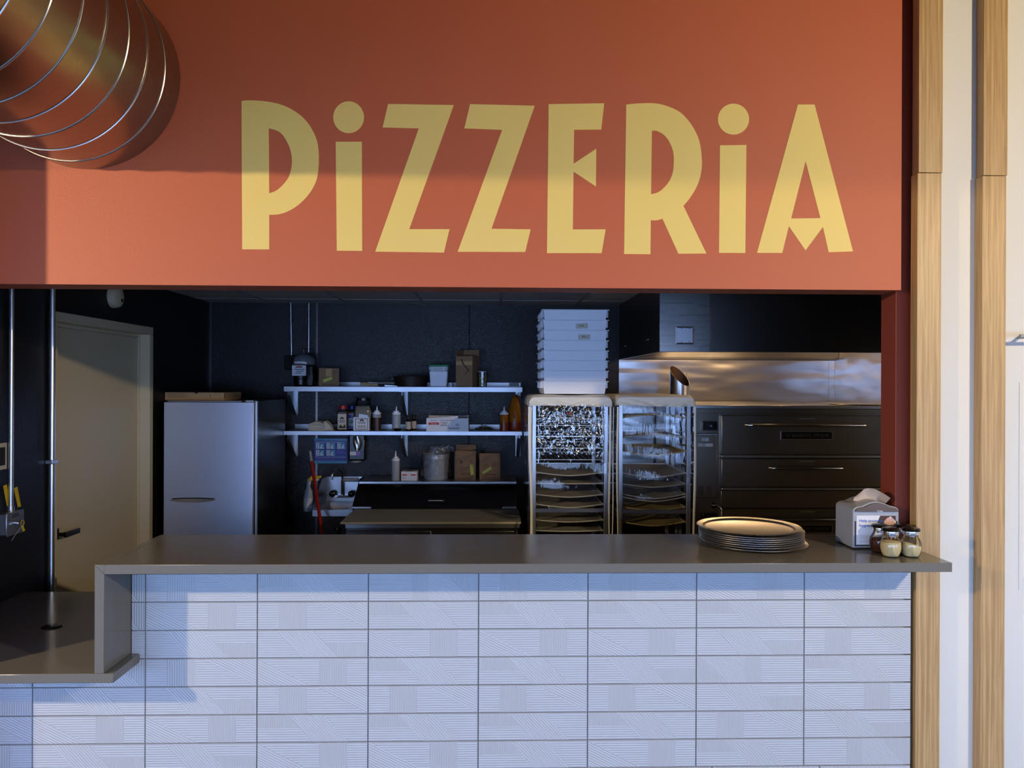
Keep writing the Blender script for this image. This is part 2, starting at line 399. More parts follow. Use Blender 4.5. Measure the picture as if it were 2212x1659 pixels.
# dining room behind the camera: side walls, high ceiling, window wall
struct('ceiling_dining', MB().box(-7.2, 6.2, -7.2, 0.2, 4.5, 4.6), 'dining_ceiling')
struct('wall_dining_left', MB().box(-7.3, -7.2, -7.2, 0.2, 0, 4.5), 'white_wall')
struct('wall_dining_right', MB().box(6.2, 6.3, -7.2, 0.2, 0, 4.5), 'white_wall')
struct('wall_far_left', MB().box(-7.2, -2.5, HY, 0.18, 0, 4.5), 'orange')
struct('wall_far_right', MB().box(4.6, 6.2, HY, 0.18, 0, 4.5), 'white_wall')
struct('window_light_blocker', MB().box(-7.2, 6.2, -4.2, -4.0, 1.88, 4.5), 'dining_ceiling')  # added unseen slab, keeps window light off the upper header
kk = MB(); kk.box(-7.2, 6.2, -7.3, -7.2, 2.7, 4.5); kk.box(-7.2, 6.2, -7.3, -7.2, 0, 0.25)
struct('wall_front', kk, 'white_wall')
for i in range(5):
    x0 = -7.0+2.62*i
    f = MB(); f.box(x0, x0+0.07, -7.3, -7.2, 0.25, 2.7); f.box(x0+2.55, x0+2.62, -7.3, -7.2, 0.25, 2.7)
    f.box(x0, x0+2.62, -7.3, -7.2, 0.25, 0.31); f.box(x0, x0+2.62, -7.3, -7.2, 2.64, 2.7)
    o = struct('window_%d' % (i+1), f, 'black_plastic')

# ---- tiled half wall under the counters
ZT = 1.160
k = MB(); k.box(-1.343, XJ+0.001, 0.005, 0.18, 0, ZT); k.box(-3.2, -1.343, 0.005, 0.18, 0, 0.775)
colx = [ax(p, 0, 1400) for p in (-172, 72, 314, 558, 798, 1033, 1268, 1501, 1735, 1968)]
W = (colx[-1]-colx[2])/7; colx = [colx[-1]-W*(9-i) for i in range(10)]
zr = az(1298, 0, 1106)          # grout line under the first full row
HT = (az(1298, 0)-az(1660, 0))/6
types = ['ACEAABB', 'BACCCCD', 'DDBBBDA', 'ABCCDFC', 'DAAAADB', 'BCCCCAD', 'DBBCBCE']
left = {2: 'EC', 3: 'EE', 4: 'DC', 5: 'AB', 6: 'BD'}
def rot(ps): return [(1-u, 1-v) for u, v in ps]
PA = [('v', [(.19,0),(.44,0),(.44,1),(.19,1)]), ('s', [(.52,1),(1,0),(1,1)])]
PC = [('v', [(0,.5),(.38,.5),(.27,1),(0,1)]), ('d', [(.27,1),(.6,1),(.83,0),(.5,0)])]
PE = [('v', [(.40,0),(.55,0),(.55,1),(.40,1)]), ('d', [(.55,1),(.70,1),(.96,0),(.55,0)]), ('v', [(.70,1),(.96,0),(1,0),(1,1)])]
TP = {'A': PA, 'C': PC, 'E': PE, 'B': [(a, rot(p)) for a, p in PA], 'D': [(a, rot(p)) for a, p in PC], 'F': [(a, rot(p)) for a, p in PE]}
MI = {'h': 1, 'v': 2, 'd': 3, 's': 4}
def clip(poly, lo, hi, ax_):          # clip a polygon to lo <= p[ax_] <= hi
    for sgn, lim in ((1, lo), (-1, -hi)):
        out = []
        for i in range(len(poly)):
            p, q = poly[i-1], poly[i]; a, b = sgn*p[ax_]-lim, sgn*q[ax_]-lim
            if (a >= 0) != (b >= 0):
                t = a/(a-b); out.append((p[0]+(q[0]-p[0])*t, p[1]+(q[1]-p[1])*t))
            if b >= 0: out.append(q)
        poly = out
        if len(poly) < 3: return []
    return poly
g = 0.0022
def tile(x0, z0, kind, zmax, xmin=-9, zmin=-9, xmax=9):
    x1, z1 = x0+W-2*g, z0+HT-2*g; X0, Z0 = x0, z0; z0 = max(z0, zmin)
    zz = min(z1, zmax); xa = max(x0, xmin)
    if zz-z0 < 0.004 or x1-xa < 0.004: return
    k.box(xa, min(x1, xmax), 0.0, 0.005, z0, zz, 1)
    for a, p in TP[kind]:
        q = [(X0+u*(x1-X0), Z0+v*(z1-Z0)) for u, v in p]
        q = clip(q, z0, zz, 1); q = clip(q, xa, min(x1, xmax), 0) if q else q
        if q: k.prism(q, -0.0004, 0.0, 'y', MI[a])
for r in range(-1, 7):
    for c in range(-2, 7):
        x0 = colx[c+2]+g; z0 = zr-HT*r+g
        if r < 0: kind = 'CBDBDAB'[c % 7]
        elif c >= 0: kind = types[r][c]
        else: kind = left.get(r, 'EE')[c]
        if c < 0:
            tile(x0, z0, kind, 0.774)
            if c == -1 and r <= 3: tile(x0, z0, kind, ZT-0.001, -1.3425, 0.7745)
        else: tile(x0, z0, kind, ZT-0.001)
# last row, set off by a few centimetres
for c in range(-2, 7):
    x0 = colx[c+2]+g+0.062
    tile(x0, zr-HT*7+g, 'ABCDBAC'[c % 7], 0.7, -9, -9, colx[9]-g)
struct('wall_counter', k, ['grout', 'tile_h', 'tile_v', 'tile_d', 'tile_s'], smooth=False)

# ---- door in the left wall of the kitchen
f = MB(); fx0, fx1 = XL-0.12, XL+0.018
f.box(fx0, fx1, 1.065, 1.115, 0, 2.145); f.box(fx0, fx1, 2.175, 2.225, 0, 2.145); f.box(fx0, fx1, 1.065, 2.225, 2.145, 2.195)
f.box(fx0, XL-0.045, 1.115, 1.135, 0, 2.145); f.box(fx0, XL-0.045, 2.155, 2.175, 0, 2.145); f.box(fx0, XL-0.045, 1.135, 2.155, 2.125, 2.145)
d1 = thing('door_1', 'x', 'door', (XL, 1.645, 0)); del d1['label']; del d1['category']; d1['kind'] = 'structure'
obj('door_frame', f, 'door_beige', d1, bevel=0.003)
obj('door_panel', MB().box(XL-0.095, XL-0.05, 1.137, 2.153, 0.01, 2.123), 'door_beige', d1, bevel=0.002)
ly, lz = side(143, 1152, XL-0.01)
h = MB(); h.box(XL-0.05, XL-0.041, ly-0.06, ly-0.01, lz-0.03, lz+0.03)
h.tube([(XL-0.045, ly-0.035, lz), (XL+0.012, ly-0.035, lz)], 0.011)
h.box(XL+0.004, XL+0.02, ly-0.05, ly+0.085, lz-0.014, lz+0.014)
obj('door_handle', h, 'black_plastic', d1, bevel=0.002)

# ================================================================== PAINTED SIGN
def zoomed(pts, ox, oy, s): return [at(ox+a/s, oy+b/s, HY) for a, b in pts]
def arc(cx, cy, rx, ry, a0, a1, n):
    return [(cx+rx*math.cos(R(a0+(a1-a0)*i/n)), cy+ry*math.sin(R(a0+(a1-a0)*i/n))) for i in range(n+1)]
sign = thing('painted_sign', 'pale yellow painted lettering reading PiZZERiA across the orange header wall', 'sign', (at(1180, 545, HY)[0], HY, at(1180, 545, HY)[1]))
YS = HY-0.0006
s1 = 2183/500; s2 = 2212/580; s3 = 2096/480
Pout = [(95,125),(140,118),(270,122),(400,140),(520,178),(640,250),(720,330),(780,430),(812,520),(823,620),(822,740),(805,860),(760,960),(690,1050),(610,1120),(520,1170),(440,1193),(357,1197),(357,1523),(102,1522)]
Pin = [(352,380),(420,400),(472,432),(530,520),(560,600),(571,690),(560,780),(535,850),(480,920),(420,970),(357,995)]
Z1 = [(1477,152),(2097,162),(1677,1332),(2057,1332),(2004,1553),(1356,1544),(1767,382),(1425,374)]
I1 = [(983,508),(1230,508),(1234,1537),(994,1535)]
dot1 = arc(1105, 277, 145, 150, 0, 350, 30)
Z2 = [(211,134),(744,147),(388,1160),(711,1165),(666,1352),(109,1350),(475,346),(164,334)]
E1 = [(858,134),(1316,127),(1292,343),(1068,345),(1064,625),(1251,501),(1248,812),(1064,690),(1058,1166),(1328,1165),(1295,1361),(845,1361)]
Rout = [(1497,138),(1600,128),(1740,128),(1840,152),(1940,200),(2010,270),(2060,345),(2100,440),(2121,600),(2110,720),(2075,820),(2020,910),(1969,972),(2158,1364),(1927,1366),(1796,1078),(1750,1090),(1700,1090),(1697,1370),(1480,1368)]
Rin = [(1709,353),(1750,356),(1810,390),(1855,450),(1884,530),(1889,610),(1880,700),(1850,770),(1800,830),(1755,862),(1702,876)]
I2 = [(240,542),(490,538),(480,1557),(232,1556)]
dot2 = arc(368, 295, 147, 146, 0, 350, 30)
Aout = [(975,157),(1133,157),(1495,1542),(1266,1550),(1211,1312),(1047,1533),(890,1305),(828,1557),(590,1556)]
Ain = [(1048,692),(1188,1228),(912,1232)]
def smooth_loop(P):
    n = len(P); V = [Vector(p) for p in P]
    def sm(i):
        a, b = V[i]-V[i-1], V[(i+1) % n]-V[i]; return a.angle(b) < R(33)
    S_ = [sm(i) for i in range(n)]; out = []
    for i in range(n):
        j = (i+1) % n; p0, p1 = V[i], V[j]; out.append(tuple(p0))
        if not (S_[i] or S_[j]) or (p1-p0).length > 200: continue
        L_ = (p1-p0).length
        t0 = (V[j]-V[i-1]).normalized()*L_ if S_[i] else (p1-p0)
        t1 = (V[(j+1) % n]-V[i]).normalized()*L_ if S_[j] else (p1-p0)
        for q in (0.2, 0.4, 0.6, 0.8):
            h1, h2 = 2*q**3-3*q**2+1, -2*q**3+3*q**2; h3, h4 = q**3-2*q**2+q, q**3-q**2
            out.append(tuple(p0*h1+p1*h2+t0*h3+t1*h4))
    return out
def letter(loops, o, s): shape('letter', [zoomed(smooth_loop(l), o[0], o[1], s) for l in loops], YS, 'yellow', sign, 0.0005)
letter([Pout, Pin], (500, 190), s1); letter([I1, dot1], (500, 190), s1); letter([Z1], (500, 190), s1)
letter([Z2], (960, 190), s2); letter([E1], (960, 190), s2); letter([Rout, Rin], (960, 190), s2)
letter([I2, dot2], (1500, 190), s3); letter([Aout, Ain], (1500, 190), s3)

# ================================================================== COUNTERS
ZU = az(1218, -0.20, 1106); TH = 0.033
XCR = ax(2057, -0.20, 1228); XCL = -1.378
ct = thing('upper_countertop', 'long grey stone bar top with a waterfall end, running above the white tiles', 'countertop', (0.1, 0, ZU-TH))
k = MB(); XM = XCL+TH; k.prism([(XCL, ZU), (XM, ZU), (XM, ZU-TH)], -0.20, 0.33, 'y'); k.prism([(XM, -0.20), (XCR, -0.20), (XCR, -0.016), (XJ-0.002, -0.016), (XJ-0.002, 0.33), (XM, 0.33)], ZU-TH, ZU, 'z')
obj('counter_slab', k, 'stone', ct, bevel=0.0012)
ZL = az(1456, -0.20, 120)
k = MB(); k.prism([(XCL, ZL+0.0005), (XM, ZL+0.0005), (XM, ZU-TH-0.0006), (XCL, ZU-0.0006)], -0.20, 0.33, 'y')
obj('end_panel', k, 'stone', ct, bevel=0.0015)
lc = thing('lower_countertop', 'lower grey stone service counter at the left, with a black round grommet', 'countertop', (-1.7, 0.2, ZL-TH))
k = MB(); k.prism([(-1.985, -0.20), (-1.312, -0.20), (-1.312, 0.0), (-1.345, 0.0), (-1.345, 0.86), (XL+0.004, 0.86), (XL+0.004, 0.02), (-1.985, 0.02)], ZL-TH, ZL, 'z')
obj('counter_slab', k, 'stone', lc, bevel=0.003)
gx, gy = None, None
d = CM @ Vector(((113-1106)/F_PX, -(1354-829.5)/F_PX, -1)); t = (ZL-CAM.z)/d.z; gp = CAM+d*t
k = MB().lathe([(0.0, 0.005), (0.035, 0.005), (0.040, 0.002), (0.041, 0.0002)][::-1], (gp.x, gp.y, ZL), 28)
obj('grommet', k, 'black_plastic', lc)

# ================================================================== WOOD POSTS, WALL BAR
def post(px0, px1, joint, label):
    x0, x1 = ax(px0, -0.012, 900), ax(px1, -0.012, 900); zj = az(joint, -0.012, px0)
    t = thing('wooden_post', label, 'post', ((x0+x1)/2, 0, 0), 'oak posts on the right wall')
    obj('lower_board', MB().box(x0, x1, -0.012, HY+0.0037, 0, zj-0.001), 'oak', t, bevel=0.0015)
    obj('upper_board', MB().box(x0+0.004, x1+0.004, -0.0125, HY+0.003, zj+0.001, 4.5), 'oak', t, bevel=0.0015)
post(1980, 2032, 373, 'light oak post at the end of the bar, bordering the orange wall')
post(2120, 2172, 379, 'light oak post standing alone between the two white wall panels at far right')
k = MB(); x0, z0 = at(2203, 726, -0.06)
k.tube([(x0, -0.06, z0), (x0+0.5, -0.06, z0)], 0.007, 12); k.tube([(x0+0.06, -0.06, z0), (x0+0.06, HY+0.006, z0)], 0.006, 10)
k.tube([(x0+0.44, -0.06, z0), (x0+0.44, HY+0.006, z0)], 0.006, 10)
tag(obj('wall_rail', k, 'grey_plastic', origin=(x0, -0.06, z0)), 'thin grey bar projecting from the white wall at the right edge', 'rail')
x0, z0 = at(2203, 826, HY); z1 = az(1275, HY, 2203)
k = MB().box(x0, x0+0.4, HY+0.002, HY+0.0039, z1, z0)  # thin sheet shaped to stand in for a faint rectangular shadow
tag(obj('wall_shadow_sheet', k, 'white_wall', origin=(x0+0.2, HY, z1)), 'thin sheet added as a faint rectangular shadow on the white wall below the grey bar', 'panel')

# ================================================================== SPIRAL DUCT
DX, DZ = at(190, 168, HY); DR = 0.345
t = thing('spiral_duct', 'large round galvanised spiral duct meeting the orange wall at upper left', 'duct', (DX, HY, DZ))
k = MB(); seg = 96
vs = [(DX+DR*math.cos(2*math.pi*i/seg), y, DZ+DR*math.sin(2*math.pi*i/seg)) for y in [HY-0.001-0.1*j for j in range(39)] for i in range(seg)]
k.add(vs, [(j*seg+i, j*seg+(i+1) % seg, (j+1)*seg+(i+1) % seg, (j+1)*seg+i) for j in range(38) for i in range(seg)])
obj('duct_tube', k, 'galv', t)
pitch = 0.137; pts = []
n = 90
for i in range(int(3.74/pitch*n)):
    a = 2*math.pi*i/n + 0.9; y = HY-0.02-pitch*i/n
    pts.append((DX+(DR+0.0008)*math.cos(a), y, DZ+(DR+0.0008)*math.sin(a)))
obj('spiral_seam', MB().tube(pts, 0.0028, 6), 'galv_rib', t)
# ================================================================== KITCHEN, LEFT SIDE
# smoke detector on the left wall
sy, sz = side(243, 641, XL)
t = thing('smoke_detector', 'round pale smoke detector high on the black left kitchen wall', 'smoke detector', (XL, sy, sz))
def xl(prof, cx, cy, cz, seg=28):
    k = MB(); k.lathe(prof, (0, 0, 0), seg); k.v = [(cx+z, cy+y, cz+x) for x, y, z in k.v]; return k
obj('housing', xl([(0.068, 0.0), (0.068, 0.016), (0.060, 0.040), (0.040, 0.050), (0, 0.052)], XL, sy, sz), 'door_beige', t)
obj('sensor_vent', MB().box(XL+0.046, XL+0.0535, sy+0.0, sy+0.02, sz-0.03, sz-0.012), 'print_dark', t)
# conduits on the left wall
XC = XL+0.022
y1, _ = side(24, 900, XC); _, zb = side(24, 1098, XC)
t = thing('electrical_conduit', 'thin metal conduit running down the black left wall to the switch box', 'conduit', (XC, y1, zb))
obj('pipe', MB().tube([(XC, y1, ZC-0.001), (XC, y1, zb)], 0.011, 14), 'conduit', t)
obj('coupling', MB().tube([(XC, y1, zb-0.012), (XC, y1, zb+0.012)], 0.015, 14), 'conduit', t)
# switch box
bx0, bx1 = XL+0.001, XL+0.058
ya, zt_ = side(15, 1111, bx1); yb_, _ = side(52, 1103, bx1); _, zbm = side(15, 1160, bx1)
t = thing('switch_box', 'grey metal switch box with a keyed toggle at the foot of the left conduit', 'switch box', (XL, (ya+yb_)/2, zbm))
obj('box_body', MB().box(bx0, bx1-0.003, ya+0.004, yb_-0.004, zbm+0.003, zb-0.013), 'conduit', t, bevel=0.004)
obj('cover_plate', MB().box(bx1-0.003, bx1, ya, yb_, zbm, zb-0.010), 'steel_bright', t, bevel=0.001)
ym, zm = (ya+yb_)/2, (zbm+zb-0.01)/2
k = MB(); k.tube([(bx1, ym, zm), (bx1+0.018, ym, zm)], 0.009, 14); k.box(bx1+0.012, bx1+0.022, ym-0.012, ym+0.012, zm-0.003, zm+0.003)
obj('key_switch', k, 'chrome', t)
k = MB()
for i in range(3): k.box(bx1, bx1+0.0004, ym-0.03+0.004*i, ym+0.03-0.004*i, zm+0.028+i*0.006, zm+0.031+i*0.006)
obj('printed_lines', k, 'print_dark', t)
# yellow tags
t = thing('plastic_tag', 'yellow plastic tag hanging from the key on the switch box', 'tag', (bx1+0.022, ym, zm))
k = MB(); ring = [(bx1+0.024, ym+0.012+0.012*math.cos(a*math.pi/8), zm-0.004+0.014*math.sin(a*math.pi/8)) for a in range(17)]
k.tube(ring, 0.0014, 8); obj('ring', k, 'yellow_plastic', t)
k = MB(); k.prism([(ym+0.004, zm-0.016), (ym+0.016, zm-0.014), (ym+0.034, zm-0.042), (ym+0.018, zm-0.044)], bx1+0.022, bx1+0.024, 'x'); obj('tail', k, 'yellow_plastic', t)
obj('tie', MB().tube([(bx1+0.024, ym+0.006, zm-0.018), (bx1+0.016, ym-0.02, zm-0.045), (bx1+0.006, ym-0.04, zm-0.075)], 0.001, 6), 'napkin', t)
k = MB()
for a, b, c, dd in ((7, 1050, 15, 1098), (30, 1055, 38, 1096)):
    p0 = side(a, b, XC-0.008); p1 = side(c, dd, XC-0.008)
    k.prism([(p0[0]+0.004, p0[1]), (p0[0]+0.030, p0[1]+0.004), (p1[0]+0.030, p1[1]), (p1[0]+0.008, p1[1])], XC-0.012, XC-0.010, 'x')
tag(obj('warning_tag', k, 'yellow_plastic', origin=(XC, y1, zb)), 'folded yellow warning tag tucked behind the left conduit above the switch box', 'tag')
y2, _ = side(112, 1000, XC)
t = thing('electrical_conduit', 'tall metal conduit on the black wall right beside the beige door frame', 'conduit', (XC, y2, 0.001))
obj('pipe', MB().tube([(XC, y2, 0.001), (XC, y2, ZC-0.001)], 0.014, 14), 'conduit', t)
_, zc_ = side(115, 997, XC)
obj('pipe_strap', MB().box(XL+0.001, XC+0.015, y2-0.022, y2+0.03, zc_-0.01, zc_+0.01), 'conduit', t, bevel=0.002)
ya, zt_ = side(1, 957, XL); yb_, zbm = side(12, 1013, XL)
t = thing('light_switch', 'beige framed light switch with dark centre at the far left edge', 'light switch', (XL, ya, zbm))
obj('plate', MB().box(XL+0.0005, XL+0.007, ya-0.05, yb_, zbm, zt_), 'cloth_cream', t, bevel=0.002)
obj('rocker', MB().box(XL+0.007, XL+0.010, ya-0.035, yb_-0.018, zbm+0.02, zt_-0.02), 'print_dark', t, bevel=0.001)

# ---- refrigerator
fx0, fx1, fy, fz = ax(353, 2.27, 1000), ax(556, 2.31, 1000), 2.27, az(866, 2.31, 450)
t = thing('refrigerator', 'tall stainless steel single door refrigerator beside the beige door', 'refrigerator', ((fx0+fx1)/2, 2.6, 0))
obj('cabinet', MB().box(fx0+0.006, fx1, fy+0.055, 3.0, 0.10, fz), 'steel_dark', t, bevel=0.003)
obj('gasket', MB().box(fx0+0.01, fx1-0.02, fy+0.035, fy+0.055, 0.16, fz-0.02), 'black_matte', t)
k = MB(); k.box(fx1-0.013, fx1, fy+0.035, fy+0.056, 0.14, fz); obj('door_edge_strip', k, 'steel_bright', t)
dr = obj('door', MB().box(fx0, fx1-0.018, fy, fy+0.034, 0.16, fz-0.006), 'steel_fine', t, bevel=0.004)
hx0, hz0 = at(367, 1080, fy); hx1, _ = at(468, 1080, fy)
k = MB()
def hs(u): return max(0.0, math.sin(math.pi*u))**0.55
k.grid(lambda u, v: (hx0+(hx1-hx0)*u, fy-0.0008-0.024*hs(u)*(1-0.45*v), hz0-0.014*hs(u)+0.024*hs(u)*v), 24, 4)
k.grid(lambda u, v: (hx0+(hx1-hx0)*u, fy-0.0008-0.024*hs(u)*v, hz0-0.014*hs(u)), 24, 2)
obj('handle_slot', MB().prism([(hx0+(hx1-hx0)*(0.5+0.47*math.cos(R(q))), hz0+0.008+0.008*math.sin(R(q))) for q in range(0, 360, 12)], fy-0.002, fy+0.0, 'y'), 'print_dark', dr)
obj('door_handle', k, 'steel_bright', dr)
k = MB(); k.box(fx1-0.07, fx1-0.02, fy+0.004, fy+0.05, fz-0.006, fz+0.006); k.box(fx0+0.02, fx1-0.1, fy+0.01, fy+0.04, fz-0.006, fz+0.002); obj('hinge', k, 'steel_bright', t, bevel=0.002)
k = MB()
for a, b in ((fx0+0.05, 2.36), (fx1-0.05, 2.36), (fx0+0.05, 2.94), (fx1-0.05, 2.94)):
    obj('leg', MB().tube([(a, b, 0.0), (a, b, 0.10)], 0.018, 12), 'steel_dark', t)
# pizza box on it
y0 = 2.44; a0, zb0 = at(356, 864, y0); a1, zt0 = at(484, 847, y0); zb0 = fz+0.0006
t = thing('cardboard_box', 'flat tan cardboard box lying on top of the refrigerator', 'box', ((a0+a1)/2, y0+0.2, zb0))
obj('box_body', MB().box(a0, a1, y0, y0+0.36, zb0, zb0+0.055), 'cardboard_tan', t, bevel=0.001)
k = MB()
for i in range(4): k.box(a0+0.02, a0+0.02+(0.12 if i % 2 else 0.15), y0-0.0006, y0, zb0+0.044-i*0.008, zb0+0.046-i*0.008)
obj('printed_lines', k, 'print_brown', t)
for xx in (0.31, 0.41): obj('printed_mark', MB().box(a0+xx-0.002, a0+xx+0.002, y0-0.0006, y0, zb0+0.016, zb0+0.040), 'print_brown', t)
obj('finger_notch', MB().prism([(a0+0.215+0.012*math.cos(R(q)), zb0+0.0555-0.01*math.sin(R(q))) for q in range(0, 181, 20)], y0-0.001, y0+0.001, 'y'), 'print_dark', t)

# ================================================================== WALL SHELVES
SY0 = 2.95
sx0, sx1 = ax(613, SY0), ax(1128, SY0)
def shelf(ytop, ybot, label, notch):
    z1, z0 = az(ytop, SY0, 870), az(ybot, SY0, 870)
    t = thing('wall_shelf', label, 'shelf', ((sx0+sx1)/2, YB, z0), 'steel shelves on the black back wall')
    k = MB(); k.box(sx0, sx1, SY0, YB-0.008, z1-0.003, z1); k.box(sx0, sx1, SY0, SY0+0.003, z0, z1-0.003); k.box(sx0, sx0+0.002, SY0+0.003, YB-0.008, z0+0.004, z1-0.003); k.box(sx1-0.002, sx1, SY0+0.003, YB-0.008, z0+0.004, z1-0.003)
    obj('shelf_board', k, 'steel_bright', t)
    obj('back_rim', MB().box(sx0, sx1, YB-0.010, YB-0.003, z0, z1+0.036), 'steel_bright', t)
    for px in (637, 875, 1119):
        bx = ax(px, YB-0.02); k = MB()
        L_ = 0.19
        k.prism([(YB-0.004, z0-0.001), (YB-0.004, z0-L_), (YB-0.02, z0-L_), (SY0+0.10, z0-0.03), (SY0+0.10, z0-0.001)], bx-0.001, bx+0.0015, 'x')
        k.box(bx-0.020, bx+0.020, YB-0.0045, YB-0.003, z0-L_, z0-0.001)
        k.prism([(YB-0.004, z0-L_), (YB-0.02, z0-L_), (SY0+0.10, z0-0.03), (SY0+0.104, z0-0.034), (YB-0.02, z0-L_-0.005), (YB-0.004, z0-L_-0.005)], bx-0.014, bx+0.014, 'x')
        k.box(bx-0.02, bx+0.02, SY0+0.10, YB-0.004, z0-0.003, z0-0.0005)
        obj('bracket', k, 'steel_bright', t)
    return z1
Z2_ = shelf(836, 846, 'upper stainless wall shelf at eye level holding boxes and a dark pan', 0)
Z1_ = shelf(932, 940, 'lower stainless wall shelf holding bottles, jars and the sandwich wrap box', 0)
Z2_ += 0.0005; Z1_ += 0.0005

# ---- back wall conduits, electrical box
YC = YB-0.016
xa, _ = at(630, 700, YC); _, z0 = at(630, 768, YC)
t = thing('electrical_conduit', 'thin conduit on the back wall running from the ceiling to the small black electrical box', 'conduit', (xa, YC, z0))
obj('pipe', MB().tube([(xa, YC, z0), (xa-0.006, YC, z0+0.3), (xa-0.008, YC, ZC-0.001)], 0.0085, 12), 'conduit', t)
xb, _ = at(667, 700, YC); _, z1 = at(667, 761, YC)
t = thing('electrical_conduit', 'thin conduit on the back wall coming down behind the domed canister', 'conduit', (xb, YC, z1))
obj('pipe', MB().tube([(xb, YC, z1), (xb, YC, ZC-0.001)], 0.0085, 12), 'conduit', t)
xe0, ze1 = at(614, 769, YB-0.05); xe1, ze0 = at(634, 799, YB-0.05)
t = thing('electrical_box', 'small black electrical box on the back wall left of the domed canister', 'electrical box', ((xe0+xe1)/2, YB, ze0))
obj('box_body', MB().box(xe0, xe1+0.02, YB-0.05, YB-0.001, ze0, z0), 'black_plastic', t, bevel=0.004)
obj('cover_plate', MB().box(xe0+0.004, xe1+0.016, YB-0.053, YB-0.05, ze0+0.004, z0-0.004), 'black_matte', t, bevel=0.001)

# ---- domed canister
yc = 3.10; sc = F_PX/(yc-CAM.y); xc = ax(656, yc); zb0 = Z2_
t = thing('domed_canister', 'dark canister with grey dome and two white labels, leftmost on the upper shelf', 'canister', (xc, yc, zb0))
k = MB(); k.box(xc-0.072, xc+0.080, yc-0.03, yc+0.10, zb0, zb0+0.165); obj('housing', k, 'black_plastic', t, bevel=0.008)
k = MB(); k.lathe([(0.0, 0), (0.05, 0), (0.052, 0.01), (0.046, 0.015), (0.046, 0.055), (0.052, 0.06), (0.05, 0.165), (0, 0.165)], (xc-0.01, yc-0.055, zb0), 28); obj('jar', k, 'black_plastic', t)
k = MB()
dm = [(0.082, 0.0), (0.084, 0.006), (0.082, 0.03)]+[(0.082*math.cos(R(a)), 0.03+0.062*math.sin(R(a))) for a in range(10, 90, 10)]+[(0.0, 0.092)]
k.lathe(dm, (xc+0.002, yc-0.01, zb0+0.168), 36)
obj('dome', k, mat('smoky_dome', C(120, 124, 132), 0.12, 0.2, spec=0.8), t)
k = MB().lathe([(0.006, 0), (0.006, 0.012), (0.015, 0.016), (0.015, 0.026), (0.008, 0.032), (0, 0.033)], (xc+0.002, yc-0.01, zb0+0.259), 20); obj('knob', k, 'chrome', t)
def bent(xx0, xx1, zz0, zz1, cx, cy, r): return MB().grid(lambda u, v: (xx0+(xx1-xx0)*u, cy-math.sqrt(max(1e-6, r*r-(xx0+(xx1-xx0)*u-cx)**2)), zz0+(zz1-zz0)*v), 10, 1)
obj('upper_label', bent(xc-0.055, xc+0.03, zb0+0.176, zb0+0.193, xc+0.002, yc-0.01, 0.0855), 'white_paper', t)
obj('lower_label', bent(xc-0.058, xc+0.042, zb0+0.083, zb0+0.160, xc-0.01, yc-0.055, 0.0533), 'white_paper', t) if False else obj('lower_label', MB().box(xc-0.062, xc+0.044, yc-0.112, yc-0.1105, zb0+0.083, zb0+0.162), 'white_paper', t)
k = MB()
for i, (a, b) in enumerate(((-.04, .02), (-.045, .03), (-.03, .025), (-.04, .01))): k.box(xc+a, xc+b, yc-0.1130, yc-0.1122, zb0+0.145-i*0.015, zb0+0.150-i*0.015)
obj('printed_lines', k, 'print_dark', t)
obj('red_printed_line', MB().box(xc-0.03, xc+0.012, yc-0.1130, yc-0.1122, zb0+0.150, zb0+0.156), 'print_red', t)

# ---- generic carton with flaps
def carton(name, label, cx, cy, z, wx, wy, h, rz, m='cardboard', flaps=None, group=None):
    t = thing(name, label, 'box', (cx, cy, z), group)
    k = MB(); tt = 0.004
    if flaps:
        k.box(cx-wx/2, cx+wx/2, cy-wy/2, cy-wy/2+tt, z, z+h); k.box(cx-wx/2, cx+wx/2, cy+wy/2-tt, cy+wy/2, z, z+h)
        k.box(cx-wx/2, cx-wx/2+tt, cy-wy/2+tt, cy+wy/2-tt, z, z+h); k.box(cx+wx/2-tt, cx+wx/2, cy-wy/2+tt, cy+wy/2-tt, z, z+h)
        k.box(cx-wx/2+tt, cx+wx/2-tt, cy-wy/2+tt, cy+wy/2-tt, z, z+tt)
    else: k.box(cx-wx/2, cx+wx/2, cy-wy/2, cy+wy/2, z, z+h)
    obj('box_body', k, m, t, bevel=0.0008)
    for fl in (flaps or []):
        sd, ln, lean = fl; k = MB(); dz = ln*math.cos(R(lean)); dd = ln*math.sin(R(lean))
        if sd in 'fb':
            yy = cy-wy/2 if sd == 'f' else cy+wy/2-0.003; s_ = -1 if sd == 'f' else 1
            k.hexa([(cx-wx/2, yy, z+h), (cx+wx/2, yy, z+h), (cx+wx/2, yy+0.003, z+h), (cx-wx/2, yy+0.003, z+h)],
                   [(cx-wx/2+0.004, yy+s_*dd, z+h+dz), (cx+wx/2-0.004, yy+s_*dd, z+h+dz), (cx+wx/2-0.004, yy+s_*dd+0.003, z+h+dz), (cx-wx/2+0.004, yy+s_*dd+0.003, z+h+dz)])
        else:
            xx = cx-wx/2 if sd == 'l' else cx+wx/2-0.003; s_ = -1 if sd == 'l' else 1
            k.hexa([(xx, cy-wy/2, z+h), (xx+0.003, cy-wy/2, z+h), (xx+0.003, cy+wy/2, z+h), (xx, cy+wy/2, z+h)],
                   [(xx+s_*dd, cy-wy/2+0.004, z+h+dz), (xx+s_*dd+0.003, cy-wy/2+0.004, z+h+dz), (xx+s_*dd+0.003, cy+wy/2-0.004, z+h+dz), (xx+s_*dd, cy+wy/2-0.004, z+h+dz)])
        obj('flap', k, m, t)
    t.rotation_euler = (0, 0, rz)
    return t
